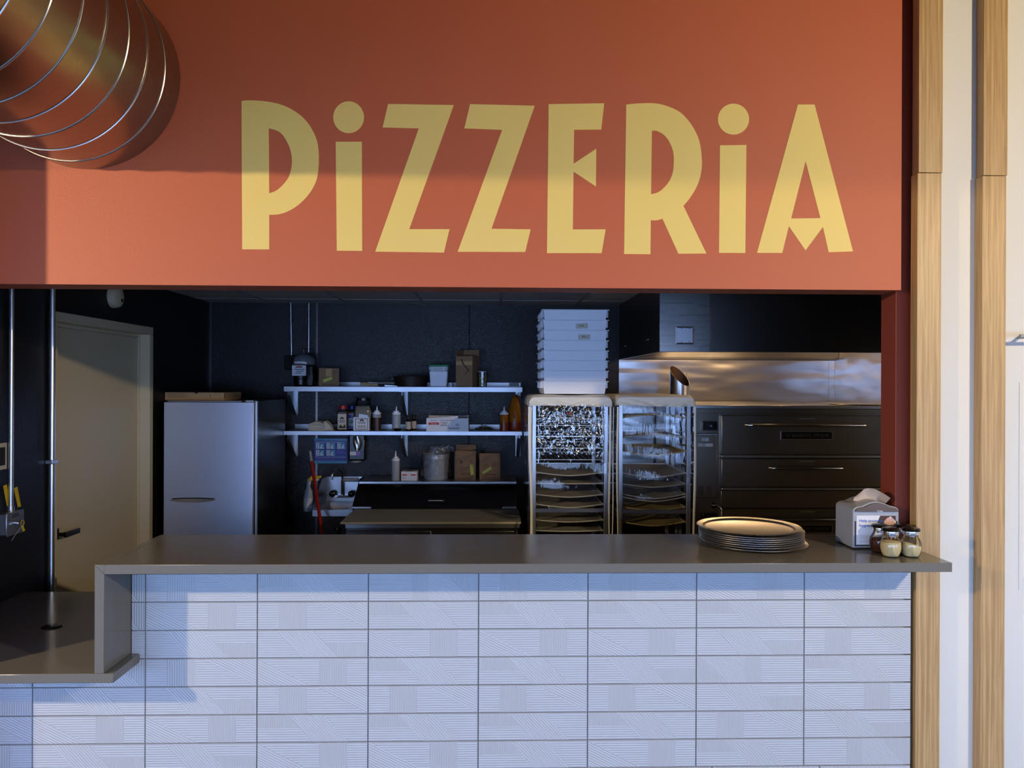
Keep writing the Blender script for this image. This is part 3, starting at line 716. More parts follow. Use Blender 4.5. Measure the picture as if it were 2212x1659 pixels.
def sticker(t, cx, cz, Y, wd, ht, tilt, m='sticker', name='sticker'):
    a = R(tilt); pts = [(-wd/2, -ht/2), (wd/2, -ht/2), (wd/2, ht/2), (-wd/2, ht/2)]
    k = MB(); k.prism([(cx+x*math.cos(a)-y*math.sin(a), cz+x*math.sin(a)+y*math.cos(a)) for x, y in pts], Y-0.0006, Y, 'y')
    return obj(name, k, m, t)
def lines(t, x0, x1, zs, Y, m='print_brown', hgt=0.0025, name='printed_lines', ins=0.0):
    k = MB()
    for i, z in enumerate(zs): k.box(x0+ins*(i % 3), x1-ins*((i*2) % 3), Y-0.0005, Y, z, z+hgt)
    return obj(name, k, m, t, smooth=False)

yy = 3.03; X0 = ax(681, yy); X1 = ax(721, yy)
cx, wy = (X0+X1)/2+0.012, 0.17
t = carton('cardboard_box', 'brown cardboard box with a tilted yellow sticker, right of the domed canister', cx, yy+0.085, Z2_, X1-X0+0.01, wy, 0.143, R(14))
yf = yy+0.085-wy/2-0.0003
sticker(t, cx-0.01, Z2_+0.055, yf, 0.07, 0.022, 20); sticker(t, cx-0.002, Z2_+0.108, yf, 0.045, 0.06, 0, 'cardboard_tan', 'packing_tape')
lines(t, cx+0.03, cx+0.06, [Z2_+0.1, Z2_+0.108, Z2_+0.116], yf); lines(t, cx-0.06, cx+0.05, [Z2_+0.012, Z2_+0.018], yf)

# bread knife / dough knife with a wooden handle
yy = 3.0; xh0, xh1, xh2 = ax(778, yy), ax(817, yy), ax(852, yy); zz = Z2_+0.020
t = thing('serrated_knife', 'knife with a pale wooden handle lying on the upper shelf before the dark pan', 'knife', ((xh0+xh1)/2, yy, Z2_))
k = MB(); k.tube([(xh0, yy, zz+0.004), (xh0+0.02, yy, zz+0.005), (xh0+0.07, yy, zz-0.002), (xh1, yy, zz-0.006)], [0.010, 0.013, 0.013, 0.011], 12); obj('handle', k, 'wood_handle', t)
k = MB(); k.tube([(xh1, yy, zz-0.006), (xh1+0.045, yy+0.01, zz-0.011)], [0.011, 0.008], 12); obj('ferrule', k, 'black_plastic', t)
k = MB(); k.prism([(xh1+0.04, zz-0.016), (xh2+0.02, zz-0.019), (xh2+0.02, zz-0.012), (xh1+0.04, zz-0.004)], yy+0.012, yy+0.015, 'y'); obj('blade', k, 'steel_bright', t)
t = thing('scrub_brush', 'grey bristled brush lying behind the wooden handled knife on the upper shelf', 'brush', (xh1+0.07, yy+0.07, Z2_))
k = MB(); k.box(xh1-0.005, xh1+0.12, yy+0.055, yy+0.085, Z2_+0.0005, Z2_+0.022); obj('brush_block', k, 'black_plastic', t, bevel=0.006)
k = MB()
rn = random.Random(3)
for i in range(60):
    a = xh1+rn.uniform(0, 0.115); b = yy+rn.uniform(0.058, 0.082)
    k.tube([(a, b, Z2_+0.021), (a+rn.uniform(-.006, .006), b-rn.uniform(0, .01), Z2_+0.036)], 0.0012, 4)
o = obj('bristles', k, 'flour', t, smooth=False); o['kind'] = 'stuff'

# dark round pan
yy = 3.10; cx = ax(887, yy); t = thing('round_pan', 'blackened round deep dish pan in the middle of the upper shelf', 'pan', (cx, yy, Z2_))
k = MB().lathe([(0.0, 0.0), (0.122, 0.0), (0.134, 0.078), (0.139, 0.080), (0.139, 0.083), (0.131, 0.083), (0.119, 0.006), (0.0, 0.006)], (cx, yy, Z2_), 48); obj('pan_body', k, 'pan_dark', t)
# white tub
yy = 3.0; X0, X1 = ax(926, yy), ax(967, yy); cx = (X0+X1)/2; wd = X1-X0
t = thing('food_tub', 'square white food tub with green lid on the upper shelf', 'tub', (cx, yy+0.07, Z2_))
def taper(cx, cy, z0, z1, w0, w1, d0=None, d1=None):
    d0 = d0 or w0; d1 = d1 or w1
    q = lambda w_, d_, z: [(cx-w_/2, cy-d_/2, z), (cx+w_/2, cy-d_/2, z), (cx+w_/2, cy+d_/2, z), (cx-w_/2, cy+d_/2, z)]
    return MB().hexa(q(w0, d0, z0), q(w1, d1, z1))
obj('tub_body', taper(cx, yy+0.07, Z2_, Z2_+0.125, 0.125, 0.142), 'white_plastic', t, bevel=0.008)
obj('tub_rim', taper(cx, yy+0.07, Z2_+0.125, Z2_+0.160, 0.146, 0.150), 'translucent', t, bevel=0.006)
obj('lid', MB().box(cx-0.079, cx+0.079, yy-0.009, yy+0.149, Z2_+0.1605, Z2_+0.172), 'green_plastic', t, bevel=0.005)
print_panel('label', cx-0.055, cx+0.052, Z2_+0.122, Z2_+0.157, yy-0.0055, 'white_paper', t)
lines(t, cx-0.045, cx+0.035, [Z2_+0.128, Z2_+0.136, Z2_+0.145], yy-0.0062, 'grey_plastic', 0.004)
# small cups right of the tub
for (px, lab) in ((973, 'small white cup between the green lidded tub and the tall open box'),):
    cx = ax(px, 3.12); tag(obj('small_cup', MB().lathe([(0, 0), (0.016, 0), (0.020, 0.034), (0.018, 0.034), (0.0145, 0.003), (0, 0.003)], (cx, 3.12, Z2_), 20), 'white_plastic', origin=(cx, 3.12, Z2_)), lab, 'cup')
# tall open box
yy = 3.10; X0, X1 = ax(991, yy), ax(1031, yy)
t = carton('tall_cardboard_box', 'tall open brown cardboard box, highest thing on the upper shelf', (X0+X1)/2-0.004, yy, Z2_, 0.138, 0.15, 0.240, R(-20), flaps=[('l', 0.05, 3), ('b', 0.055, 4)])
cx = (X0+X1)/2-0.004; yf = yy-0.075-0.0004
obj('torn_tape', MB().prism([(cx-0.02, Z2_+0.22), (cx+0.0, Z2_+0.18), (cx+0.045, Z2_+0.13), (cx-0.01, Z2_+0.08), (cx-0.02, Z2_+0.07), (cx+0.03, Z2_+0.13), (cx-0.015, Z2_+0.18), (cx-0.03, Z2_+0.22)], yf-0.0005, yf, 'y'), 'print_brown', t)
obj('packing_tape', MB().box(cx-0.068, cx+0.068, yf-0.0004, yf, Z2_+0.17, Z2_+0.2), 'cardboard_tan', t)
# deli container
yy = 3.06; cx = ax(1042, yy); t = thing('deli_container', 'clear round container of greenish chips right of the tall box', 'container', (cx, yy, Z2_))
k = MB().lathe([(0, 0), (0.033, 0), (0.041, 0.118), (0.040, 0.118), (0.0325, 0.002), (0, 0.002)], (cx, yy, Z2_), 28); obj('container_body', k, 'clear_jar', t)
obj('lid', MB().lathe([(0, 0), (0.043, 0), (0.043, 0.006), (0, 0.006)], (cx, yy, Z2_+0.1182), 28), 'translucent', t)
k = MB(); rn = random.Random(5)
for i in range(70):
    a, r_, z_ = rn.uniform(0, 6.28), 0.029*math.sqrt(rn.random()), rn.uniform(0.006, 0.078)
    px_, py_ = cx+r_*math.cos(a), yy+r_*math.sin(a)
    u = Vector((rn.uniform(-1, 1), rn.uniform(-1, 1), rn.uniform(-1, 1))).normalized()*0.010; v = u.cross(Vector((rn.random(), rn.random(), 1))).normalized()*0.005
    c0 = Vector((px_, py_, Z2_+z_+0.006)); k.hexa([c0-u-v, c0+u-v, c0+u+v, c0-u+v], [q+u.cross(v).normalized()*0.0015 for q in (c0-u-v, c0+u-v, c0+u+v, c0-u+v)])
o = obj('chip_pieces', k, 'chips', t, smooth=False); o['kind'] = 'stuff'
# label plate on the rim of the upper shelf
xa, za = at(1100, 834, YB-0.012); xb, zb_ = at(1121, 827, YB-0.012)
tag(print_panel('shelf_label', xa, xb, za, zb_, YB-0.0105, 'grey_plastic', None), 'small dark label strip on the back rim at the right end of the upper shelf', 'label')

# ================================================================== LOWER SHELF
yy = 3.06; t = thing('folded_napkins', 'pile of cream folded cloths at the left end of the lower shelf', 'cloth', (ax(697, yy), yy, Z1_))
cx = ax(694, yy)
def blanket(cx, cy, z, w_, d_, h0, h1, tilt, seed, name):
    rn = random.Random(seed)
    ph = [rn.uniform(0, 6) for _ in range(4)]
    def top(u, v): return 0.004*math.sin(7*u+ph[0])+0.003*math.sin(9*v+ph[1])
    k = MB(); nu, nv = 12, 8
    def ptop(u, v): return (cx+(u-.5)*w_, cy+(v-.5)*d_, z+h0+(h1-h0)*(1-abs(2*u-1)**1.5)+top(u, v)*(0.6)+tilt*(u-.5))
    k.grid(ptop, nu, nv)
    for i in range(6):
        f0, f1 = i/6, (i+0.8)/6
        k.grid(lambda u, v: (cx+(u-.5)*(w_+0.004*math.sin(i*2.2)), cy-d_/2+0.002*math.sin(i*1.7)-0.003*math.sin(math.pi*v), z+(f0+(f1-f0)*v)*(h0+(h1-h0)*(1-abs(2*u-1)**1.5)+tilt*(u-.5))), nu, 2)
    k.box(cx-w_/2+0.004, cx+w_/2-0.004, cy-d_/2+0.006, cy+d_/2-0.004, z+0.0003, z+h0*0.8)
    return obj(name, k, 'cloth_cream', t)
blanket(cx-0.022, yy, Z1_, 0.125, 0.12, 0.052, 0.072, 0.0, 1, 'folded_stack')
k = MB(); k.grid(lambda u, v: (cx+0.03+0.07*u, yy-0.05+0.09*v, Z1_+0.002+0.070*math.cos(u*1.5)**1.1+0.004*math.sin(8*v)), 12, 8); k.grid(lambda u, v: (cx+0.03+0.07*u, yy-0.05, Z1_+0.001+v*0.070*math.cos(u*1.5)**1.1), 10, 2); obj('draped_cloth', k, 'cloth_cream', t)
obj('flat_cloth', MB().box(cx+0.05, cx+0.112, yy-0.05, yy+0.03, Z1_+0.0002, Z1_+0.005), 'napkin', t, bevel=0.001)

def lathe_part(name, prof, cx, cy, z, m, t, seg=28, **kw): return obj(name, MB().lathe(prof, (cx, cy, z), seg, **kw), m, t)
def jar(px, yy, z, r, h, lid, label, cap_m, print_m, big=False):
    cx = ax(px, yy); t = thing('spice_jar', label, 'jar', (cx, yy, z))
    obj('jar_body', taper(cx, yy, z, z+h*0.78, r*2*0.96, r*2), 'flour' if big else 'brown_sauce', t, bevel=0.008)
    lathe_part('neck', [(0, 0), (r*0.86, 0), (r*0.8, h*0.06), (0, h*0.06)], cx, yy, z+h*0.78, 'clear_jar', t)
    lathe_part('cap', [(0, 0), (r*0.92, 0), (r*0.92, h*0.135), (r*0.85, h*0.15), (0, h*0.15)], cx, yy, z+h*0.85, cap_m, t)
    print_panel('label', cx-r*0.86, cx+r*0.86, z+h*0.06, z+h*0.66, yy-r-0.0002, print_m, t)
    return t, cx
t, cx = jar(741, 3.05, Z1_, 0.038, 0.196, 0, 'square spice jar with red cap and cream label on the lower shelf', 'red_plastic', 'cloth_cream')
Yl = 3.05-0.038-0.0011
obj('emblem', MB().prism([(cx-0.017, Z1_+0.088), (cx-0.010, Z1_+0.102), (cx, Z1_+0.107), (cx+0.010, Z1_+0.102), (cx+0.017, Z1_+0.088), (cx+0.008, Z1_+0.088), (cx, Z1_+0.097), (cx-0.008, Z1_+0.088)], Yl-0.0005, Yl, 'y'), 'print_dark', t)
obj('green_print', MB().prism([(cx-0.028, Z1_+0.02), (cx-0.012, Z1_+0.048), (cx+0.004, Z1_+0.03), (cx+0.024, Z1_+0.052), (cx+0.028, Z1_+0.018)], Yl-0.0005, Yl, 'y'), 'herbs', t)
lines(t, cx-0.022, cx+0.022, [Z1_+0.066, Z1_+0.076], Yl, 'print_dark', 0.004)
t, cx = jar(761, 3.15, Z1_, 0.037, 0.190, 0, 'spice jar with blue cap half hidden behind the big clear jug', 'blue_plastic', 'white_paper')
Yl = 3.15-0.037-0.0011
print_panel('blue_print_band', cx-0.03, cx+0.03, Z1_+0.092, Z1_+0.118, Yl, 'blue_plastic', t); print_panel('blue_base_band', cx-0.03, cx+0.03, Z1_+0.014, Z1_+0.03, Yl, 'blue_plastic', t)
obj('green_leaf', MB().prism([(cx-0.015, Z1_+0.06), (cx, Z1_+0.085), (cx+0.018, Z1_+0.062), (cx, Z1_+0.045)], Yl-0.0005, Yl, 'y'), 'green_plastic', t)

# big clear jug
yy = 3.05; cx = ax(785, yy); r = 0.074
t = thing('spice_jug', 'large clear plastic jug with black lid and framed white label on the lower shelf', 'jug', (cx, yy, Z1_))
def sq(p=4.0):
    def f(x, y, z, a):
        c, s_ = math.cos(a), math.sin(a); q = (abs(c)**p+abs(s_)**p)**(-1/p); rr = math.hypot(x, y); return (rr*c*q*0.93, rr*s_*q*0.93, z)
    return f
lathe_part('jug_body', [(0, 0), (r*0.92, 0), (r, 0.012), (r, 0.15), (r*0.86, 0.205), (r*0.72, 0.232), (r*0.70, 0.232), (r*0.84, 0.204), (r*0.975, 0.149), (r*0.975, 0.004), (0, 0.004)], cx, yy, Z1_, 'clear_jar', t, 48, fn=sq())
lathe_part('powder_fill', [(0, 0), (r*0.90, 0), (r*0.955, 0.012), (r*0.955, 0.145), (r*0.86, 0.185), (0, 0.185)], cx, yy, Z1_+0.005, mat('pale_spice', C(140, 130, 112), 0.9), t, 48, fn=sq())
lathe_part('lid', [(0, 0), (0.056, 0), (0.056, 0.018), (0.052, 0.021), (0, 0.021)], cx, yy, Z1_+0.233, 'black_plastic', t, 32)
Yl = yy-r*0.935
print_panel('label', cx-0.064, cx+0.056, Z1_+0.004, Z1_+0.105, Yl, 'white_paper', t)
k = MB()
for a0, a1, b0, b1 in ((-.05, .046, .092, .096), (-.05, .046, .012, .016), (-.05, -.046, .012, .096), (.042, .046, .012, .096)): k.box(cx+a0, cx+a1, Yl-0.0014, Yl-0.0007, Z1_+b0, Z1_+b1)
obj('label_frame', k, 'print_dark', t)
obj('emblem', MB().prism([(cx-0.017, Z1_+0.075), (cx-0.010, Z1_+0.087), (cx, Z1_+0.091), (cx+0.010, Z1_+0.087), (cx+0.017, Z1_+0.075), (cx+0.006, Z1_+0.075), (cx, Z1_+0.082), (cx-0.006, Z1_+0.075)], Yl-0.0014, Yl-0.0007, 'y'), 'print_dark', t)
lines(t, cx-0.03, cx+0.028, [Z1_+0.058, Z1_+0.066], Yl-0.0008, 'print_dark', 0.0035)
k = MB()
for dx_ in (-0.02, 0.0, 0.021): k.lathe([(0, 0), (0.011, 0)], (0, 0, 0), 4) if False else k.prism(arc(cx+dx_, Z1_+0.034, 0.0105, 0.011, 0, 330, 11), Yl-0.0013, Yl-0.0008, 'y')
obj('garlic_print', k, 'flour', t)

def squeeze(px, yy, z, r, h, label, body_m, low_m=None, low_h=0, shelf='squeeze bottles'):
    cx = ax(px, yy); t = thing('squeeze_bottle', label, 'squeeze bottle', (cx, yy, z), shelf)
    hb = h*0.66
    lathe_part('bottle_body', [(0, 0), (r*0.96, 0), (r, 0.006), (r, hb*0.93), (r*0.9, hb), (0, hb)], cx, yy, z, body_m, t)
    if low_m: lathe_part('contents', [(0, 0), (r*1.005, 0), (r*1.005, low_h), (0, low_h)], cx, yy, z+0.0006, low_m, t)
    lathe_part('cap', [(0, 0), (r*1.0, 0), (r*1.0, h*0.075), (r*0.62, h*0.085), (r*0.62, h*0.14), (0, h*0.14)], cx, yy, z+hb+0.0005, 'white_plastic', t)
    lathe_part('nozzle', [(0.008, 0), (0.006, h*0.09), (0.003, h*0.19), (0, h*0.195)], cx, yy, z+hb+h*0.14, 'white_plastic', t, 16)
    return t
squeeze(814, 3.05, Z1_, 0.033, 0.192, 'squeeze bottle of dark sauce touching the big clear jug', 'translucent', 'brown_sauce', 0.10)
squeeze(856, 3.05, Z1_, 0.034, 0.190, 'pale grey squeeze bottle standing behind the small black dish', 'translucent')
squeeze(1089, 3.03, Z1_, 0.033, 0.192, 'squeeze bottle of orange oil beside the big orange jug', 'orange_oil', 'red_oil', 0.065)
yy = 2.975; cx = ax(859, yy); t = thing('small_dish', 'small black dish with cream sauce at the foot of the pale squeeze bottle', 'dish', (cx, yy, Z1_))
lathe_part('dish_body', [(0, 0), (0.022, 0), (0.032, 0.020), (0.030, 0.020), (0.021, 0.003), (0, 0.003)], cx, yy, Z1_, 'black_plastic', t)
lathe_part('sauce', [(0, 0), (0.021, 0), (0.026, 0.012), (0, 0.014)], cx, yy, Z1_+0.0035, 'cloth_cream', t)
for px, yv, lab in ((882, 3.02, 'small dark bottle with cream label, front one of the pair left of the wrap box'), (894, 3.10, 'small dark bottle with cream label, rear one of the pair left of the wrap box')):
    cx = ax(px, yv); t = thing('extract_bottle', lab, 'bottle', (cx, yv, Z1_), 'small dark bottles')
    lathe_part('bottle_body', [(0, 0), (0.020, 0), (0.021, 0.004), (0.021, 0.078), (0.012, 0.090), (0.012, 0.098), (0, 0.098)], cx, yv, Z1_, 'black_plastic', t)
    lathe_part('cap', [(0, 0), (0.0155, 0), (0.0155, 0.024), (0, 0.024)], cx, yv, Z1_+0.0985, 'black_matte', t)
    obj('label', MB().grid(lambda u, v: (cx+0.0215*math.sin((u-.5)*2.4), yv-0.0215*math.cos((u-.5)*2.4), Z1_+0.014+0.058*v), 10, 1), 'napkin', t)
# sandwich wrap box
yy = 2.965; X0, _ = at(921, 930, yy); X1, _ = at(1012, 930, yy); H_ = 0.100
t = thing('wrap_box', 'torn open white carton of sandwich wrap with a red stripe on the lower shelf', 'box', ((X0+X1)/2, yy+0.1, Z1_))
k = MB(); k.box(X0, X1, yy, yy+0.003, Z1_, Z1_+H_); k.box(X0, X1, yy+0.22, yy+0.223, Z1_, Z1_+H_+0.012); k.box(X0, X0+0.003, yy+0.003, yy+0.22, Z1_, Z1_+H_); k.box(X1-0.003, X1, yy+0.003, yy+0.22, Z1_, Z1_+H_+0.004); k.box(X0+0.003, X1-0.003, yy+0.003, yy+0.22, Z1_, Z1_+0.003)
obj('box_body', k, 'white_paper', t)
obj('side_face', MB().box(X1, X1+0.0006, yy+0.001, yy+0.222, Z1_+0.001, Z1_+H_), 'cardboard', t)
k = MB(); k.prism([(X0+0.03, Z1_+H_-0.002), (X0+0.08, Z1_+H_+0.004), (X0+0.14, Z1_+H_+0.008), (X0+0.24, Z1_+H_+0.018), (X0+0.24, Z1_+H_), (X0+0.1, Z1_+H_-0.004)], yy+0.02, yy+0.022, 'y'); obj('torn_flap', k, 'white_paper', t)
w_ = X1-X0
text('lettering', 'Sysco', X0+w_*0.17, Z1_+0.083, yy-0.0006, 0.045, 0.013, 'print_dark', t)
print_panel('red_stripe', X0+w_*0.05, X0+w_*0.30, Z1_+0.050, Z1_+0.068, yy, 'print_red', t)
text('lettering', 'Classic', X0+w_*0.175, Z1_+0.059, yy-0.0012, 0.05, 0.010, 'white_paper', t)
text('lettering', 'SANDWICH WRAP', X0+w_*0.48, Z1_+0.083, yy-0.0006, 0.105, 0.009, 'print_dark', t)
lines(t, X0+w_*0.32, X0+w_*0.52, [Z1_+0.042+0.008*i for i in range(4)], yy, 'print_dark', 0.003, ins=0.008)
k = MB()
for i in range(14): k.box(X0+w_*0.52+i*0.0062, X0+w_*0.52+i*0.0062+(0.0035 if i % 3 else 0.0018), yy-0.0005, yy, Z1_+0.016, Z1_+0.030)
obj('bar_print', k, 'print_dark', t)
obj('wrap_picture', MB().prism([(X0+w_*0.68, Z1_+0.050), (X0+w_*0.74, Z1_+0.062), (X0+w_*0.80, Z1_+0.048), (X0+w_*0.73, Z1_+0.038)], yy-0.0005, yy, 'y'), 'grey_plastic', t)
# herbs on plate
yy = 3.06; cx = ax(1048, yy); t = thing('herb_plate', 'plate with a pile of dark dried herbs right of the wrap box', 'plate', (cx, yy, Z1_))
lathe_part('plate', [(0, 0), (0.06, 0), (0.09, 0.008), (0.088, 0.010), (0.058, 0.003), (0, 0.003)], cx, yy, Z1_, 'grey_plastic', t, 36)
k = MB(); rn = random.Random(9)
for i in range(150):
    a = rn.uniform(0, 6.28); r_ = 0.07*math.sqrt(rn.random()); hh = (0.045*(1-r_/0.075))*rn.random()+0.004
    c0 = Vector((cx-0.01+r_*math.cos(a), yy+r_*math.sin(a)*0.7, Z1_+0.006+hh)); u = Vector((rn.uniform(-1, 1), rn.uniform(-1, 1), rn.uniform(-.4, .4)))*0.012; v = u.cross(Vector((0, 0, 1))).normalized()*0.005
    k.hexa([c0-u, c0-v, c0+u, c0+v], [q+Vector((0, 0, .002)) for q in (c0-u, c0-v, c0+u, c0+v)])
o = obj('dried_herbs', k, 'herbs', t, smooth=False); o['kind'] = 'stuff'
# orange jug
yy = 3.09; cx = ax(1112, yy); t = thing('oil_jug', 'tall jug of orange oil at the right end of the lower shelf', 'jug', (cx, yy, Z1_))
r = 0.050
lathe_part('jug_body', [(0, 0), (r*0.96, 0), (r, 0.008), (r, 0.13), (r*0.9, 0.19), (r*0.6, 0.245), (r*0.42, 0.262), (0, 0.262)], cx, yy, Z1_, 'orange_oil', t, 36)
lathe_part('oil_sediment', [(0, 0), (r*0.97, 0), (r*1.006, 0.008), (r*1.006, 0.07), (0, 0.07)], cx, yy, Z1_+0.0005, 'red_oil', t, 36)
k = MB().tube([(cx-0.01, yy-0.036, Z1_+0.20), (cx-0.012, yy-0.062, Z1_+0.17), (cx-0.01, yy-0.064, Z1_+0.13), (cx-0.004, yy-0.050, Z1_+0.10)], 0.008, 10); obj('jug_handle', k, 'orange_oil', t)
lathe_part('cap', [(0, 0), (0.019, 0), (0.019, 0.02), (0, 0.02)], cx, yy, Z1_+0.2625, 'print_brown', t)
# ================================================================== HAND SINK CORNER
YP = YB-0.0035
x0, z1 = at(679, 947, YP); x1, z0 = at(750, 1001, YP)
t = thing('wall_poster', 'blue hand washing poster with five numbered pictures on the black back wall', 'poster', ((x0+x1)/2, YP, z0))
obj('poster_sheet', MB().box(x0, x1, YP-0.002, YP, z0, z1), 'poster_navy', t)
Y_ = YP-0.0021; w_, h_ = x1-x0, z1-z0
def pb(name, u0, u1, v0, v1, m, dy=0.0): return obj(name, MB().box(x0+u0*w_, x0+u1*w_, Y_-0.0005-dy, Y_-dy, z0+v0*h_, z0+v1*h_), m, t, smooth=False)
pb('top_band', 0, 1, 0.90, 0.995, 'poster_teal'); pb('bottom_band', 0, 1, 0.005, 0.10, 'poster_teal')
text('lettering', 'HAND WASHING PROCEDURE', x0+0.62*w_, z0+0.945*h_, Y_-0.0012, 0.66*w_, 0.045*h_, 'poster_pale', t)
pb('subtitle_line', 0.03, 0.97, 0.845, 0.862, 'poster_pale')
for i, (u, v) in enumerate(((0.05, 0.58), (0.37, 0.58), (0.70, 0.58), (0.05, 0.30), (0.37, 0.30))):
    pb('number_card', u, u+0.10, v, v+0.235, 'poster_pale')
    pb('picture', u+0.102, u+0.255, v, v+0.235, 'poster_teal')
    k = MB(); k.prism([(x0+(u+0.11)*w_, z0+(v+0.01)*h_), (x0+(u+0.16)*w_, z0+(v+0.16)*h_), (x0+(u+0.22)*w_, z0+(v+0.20)*h_), (x0+(u+0.19)*w_, z0+(v+0.09)*h_), (x0+(u+0.245)*w_, z0+(v+0.01)*h_)], Y_-0.0012, Y_-0.0006, 'y')
    obj('hands_picture', k, 'poster_pale', t)
    text('numeral', str(i+1), x0+(u+0.05)*w_, z0+(v+0.15)*h_, Y_-0.0012, (0.045 if i else 0.02)*w_, 0.10*h_, 'poster_navy', t)
    pb('caption', u+0.02, u+0.08, v+0.03, v+0.05, 'poster_navy', 0.0005)
pb('white_rule', 0.03, 0.97, 0.245, 0.258, 'poster_pale')
for v in (0.19, 0.135): pb('small_print', 0.05, 0.64, v, v+0.012, 'lilac')
pb('small_print', 0.70, 0.95, 0.42, 0.43, 'lilac'); pb('small_print', 0.70, 0.90, 0.48, 0.49, 'lilac')

# soap dispenser
YD = YB-0.10; x0, z1 = at(752, 941, YD); x1, z0 = at(786, 1001, YD); cx = (x0+x1)/2
t = thing('soap_dispenser', 'black soap dispenser with clear pouch window right of the blue poster', 'dispenser', (cx, YB, z0))
obj('case', MB().box(x0, x1+0.01, YD+0.01, YB-0.001, z0+0.02, z1+0.01), 'black_plastic', t, bevel=0.012)
k = MB(); hz_ = (z1-z0)
k.grid(lambda u, v: (cx+(u-.5)*0.075*(0.35+0.65*min(1, v*2.2))**0.8+0.012, YD+0.008-0.022*math.sin(math.pi*u)+0.003*math.sin(11*u+6*v), z0+hz_*(0.46+0.52*v)), 12, 14)
obj('soap_pouch', k, 'steel_wavy', t)
print_panel('label', cx-0.05, cx+0.0, z0+hz_*0.29, z0+hz_*0.42, YD+0.008, 'white_paper', t); print_panel('lilac_label', cx+0.0, cx+0.034, z0+hz_*0.29, z0+hz_*0.42, YD+0.008, 'lilac', t)
lathe_part('nozzle_ring', [(0.030, 0), (0.042, 0.004), (0.042, 0.014), (0.030, 0.018)], cx-0.008, YD+0.030, z0+0.004, 'grey_plastic', t)

# sink
ZS = 0.890; sxa = ax(675, 2.80, 1105); sxb = sxa+0.295; syf = 2.80
t = thing('hand_sink', 'small wall mounted steel hand sink with side splashes under the blue poster', 'sink', ((sxa+sxb)/2, YB, 0.70))
k = MB()
k.box(sxa, sxb, syf, syf+0.035, ZS-0.012, ZS); k.box(sxa, sxb, syf, syf+0.003, ZS-0.045, ZS-0.012)
k.box(sxa, sxa+0.04, syf+0.035, YB-0.03, ZS-0.012, ZS); k.box(sxb-0.04, sxb, syf+0.035, YB-0.03, ZS-0.012, ZS); k.box(sxa+0.04, sxb-0.04, YB-0.09, YB-0.03, ZS-0.012, ZS)
obj('sink_rim', k, 'steel_bright', t)
a, b, c, dd = sxa+0.04, sxb-0.04, syf+0.035, YB-0.09
k = MB(); k.add([(a, c, ZS-0.012), (b, c, ZS-0.012), (b, dd, ZS-0.012), (a, dd, ZS-0.012), (a+.03, c+.03, ZS-0.14), (b-.03, c+.03, ZS-0.14), (b-.03, dd-.03, ZS-0.14), (a+.03, dd-.03, ZS-0.14)],
     [(0, 1, 5, 4), (1, 2, 6, 5), (2, 3, 7, 6), (3, 0, 4, 7), (4, 5, 6, 7)])
o = obj('basin', k, 'steel', t, smooth=False)
sm = o.modifiers.new('thickness', 'SOLIDIFY'); sm.thickness = 0.002
obj('back_splash', MB().box(sxa, sxb, YB-0.030, YB-0.004, ZS-0.012, 1.085), 'steel', t, bevel=0.003)
for xx in (sxa, sxb-0.003):
    k = MB(); k.prism([(syf+0.01, ZS+0.0005), (YB-0.031, ZS+0.0005), (YB-0.031, 1.083), (syf+0.30, 1.083), (syf+0.01, ZS+0.03)], xx, xx+0.003, 'x'); obj('side_splash', k, 'steel_dark', t)
xf = ax(740, YB-0.06); zf = az(1070, YB-0.07, 740)
f = MB(); f.box(xf-0.085, xf+0.085, YB-0.085, YB-0.032, zf-0.018, zf+0.002); f.tube([(xf, YB-0.06, zf), (xf, YB-0.06, zf+0.12)], 0.011, 14)
f.tube([(xf, YB-0.06, zf+0.10)]+[(xf-0.030+0.030*math.cos(R(a_)), YB-0.06-0.05*(1-math.cos(R(a_))), zf+0.17+0.038*math.sin(R(a_))) for a_ in range(0, 181, 15)]+[(xf-0.060, YB-0.16, zf+0.135)], 0.008, 12)
fo = obj('faucet', f, 'chrome', t)
for s_ in (-1, 1):
    k = MB(); k.lathe([(0, 0), (0.018, 0), (0.026, 0.012), (0.024, 0.026), (0.012, 0.034), (0, 0.034)], (xf+s_*0.075, YB-0.085, zf+0.006), 18)
    k.v = [(v[0], YB-0.075-(v[2]-zf-0.006)*0.8, zf+0.014+(v[1]-(YB-0.085))) for v in k.v]; obj('tap_knob', k, 'black_plastic', fo)
xa, za = at(741, 1041, YB-0.031); xb, zb_ = at(776, 1031, YB-0.031)
print_panel('sign_plate', xa, xb, za, zb_, YB-0.0305, 'grey_plastic', t)
text('lettering', 'HAND SINK', (xa+xb)/2-0.02, zb_-0.010, YB-0.0318, 0.075, 0.009, 'print_dark', t); text('lettering', 'USE ONLY', (xa+xb)/2-0.016, za+0.010, YB-0.0318, 0.085, 0.010, 'print_dark', t)
lathe_part('drain_pipe', [(0, 0), (0.02, 0), (0.02, 0.55), (0.03, 0.56), (0.03, 0.60), (0, 0.60)], (sxa+sxb)/2, 3.0, 0.145, 'steel_dark', t)

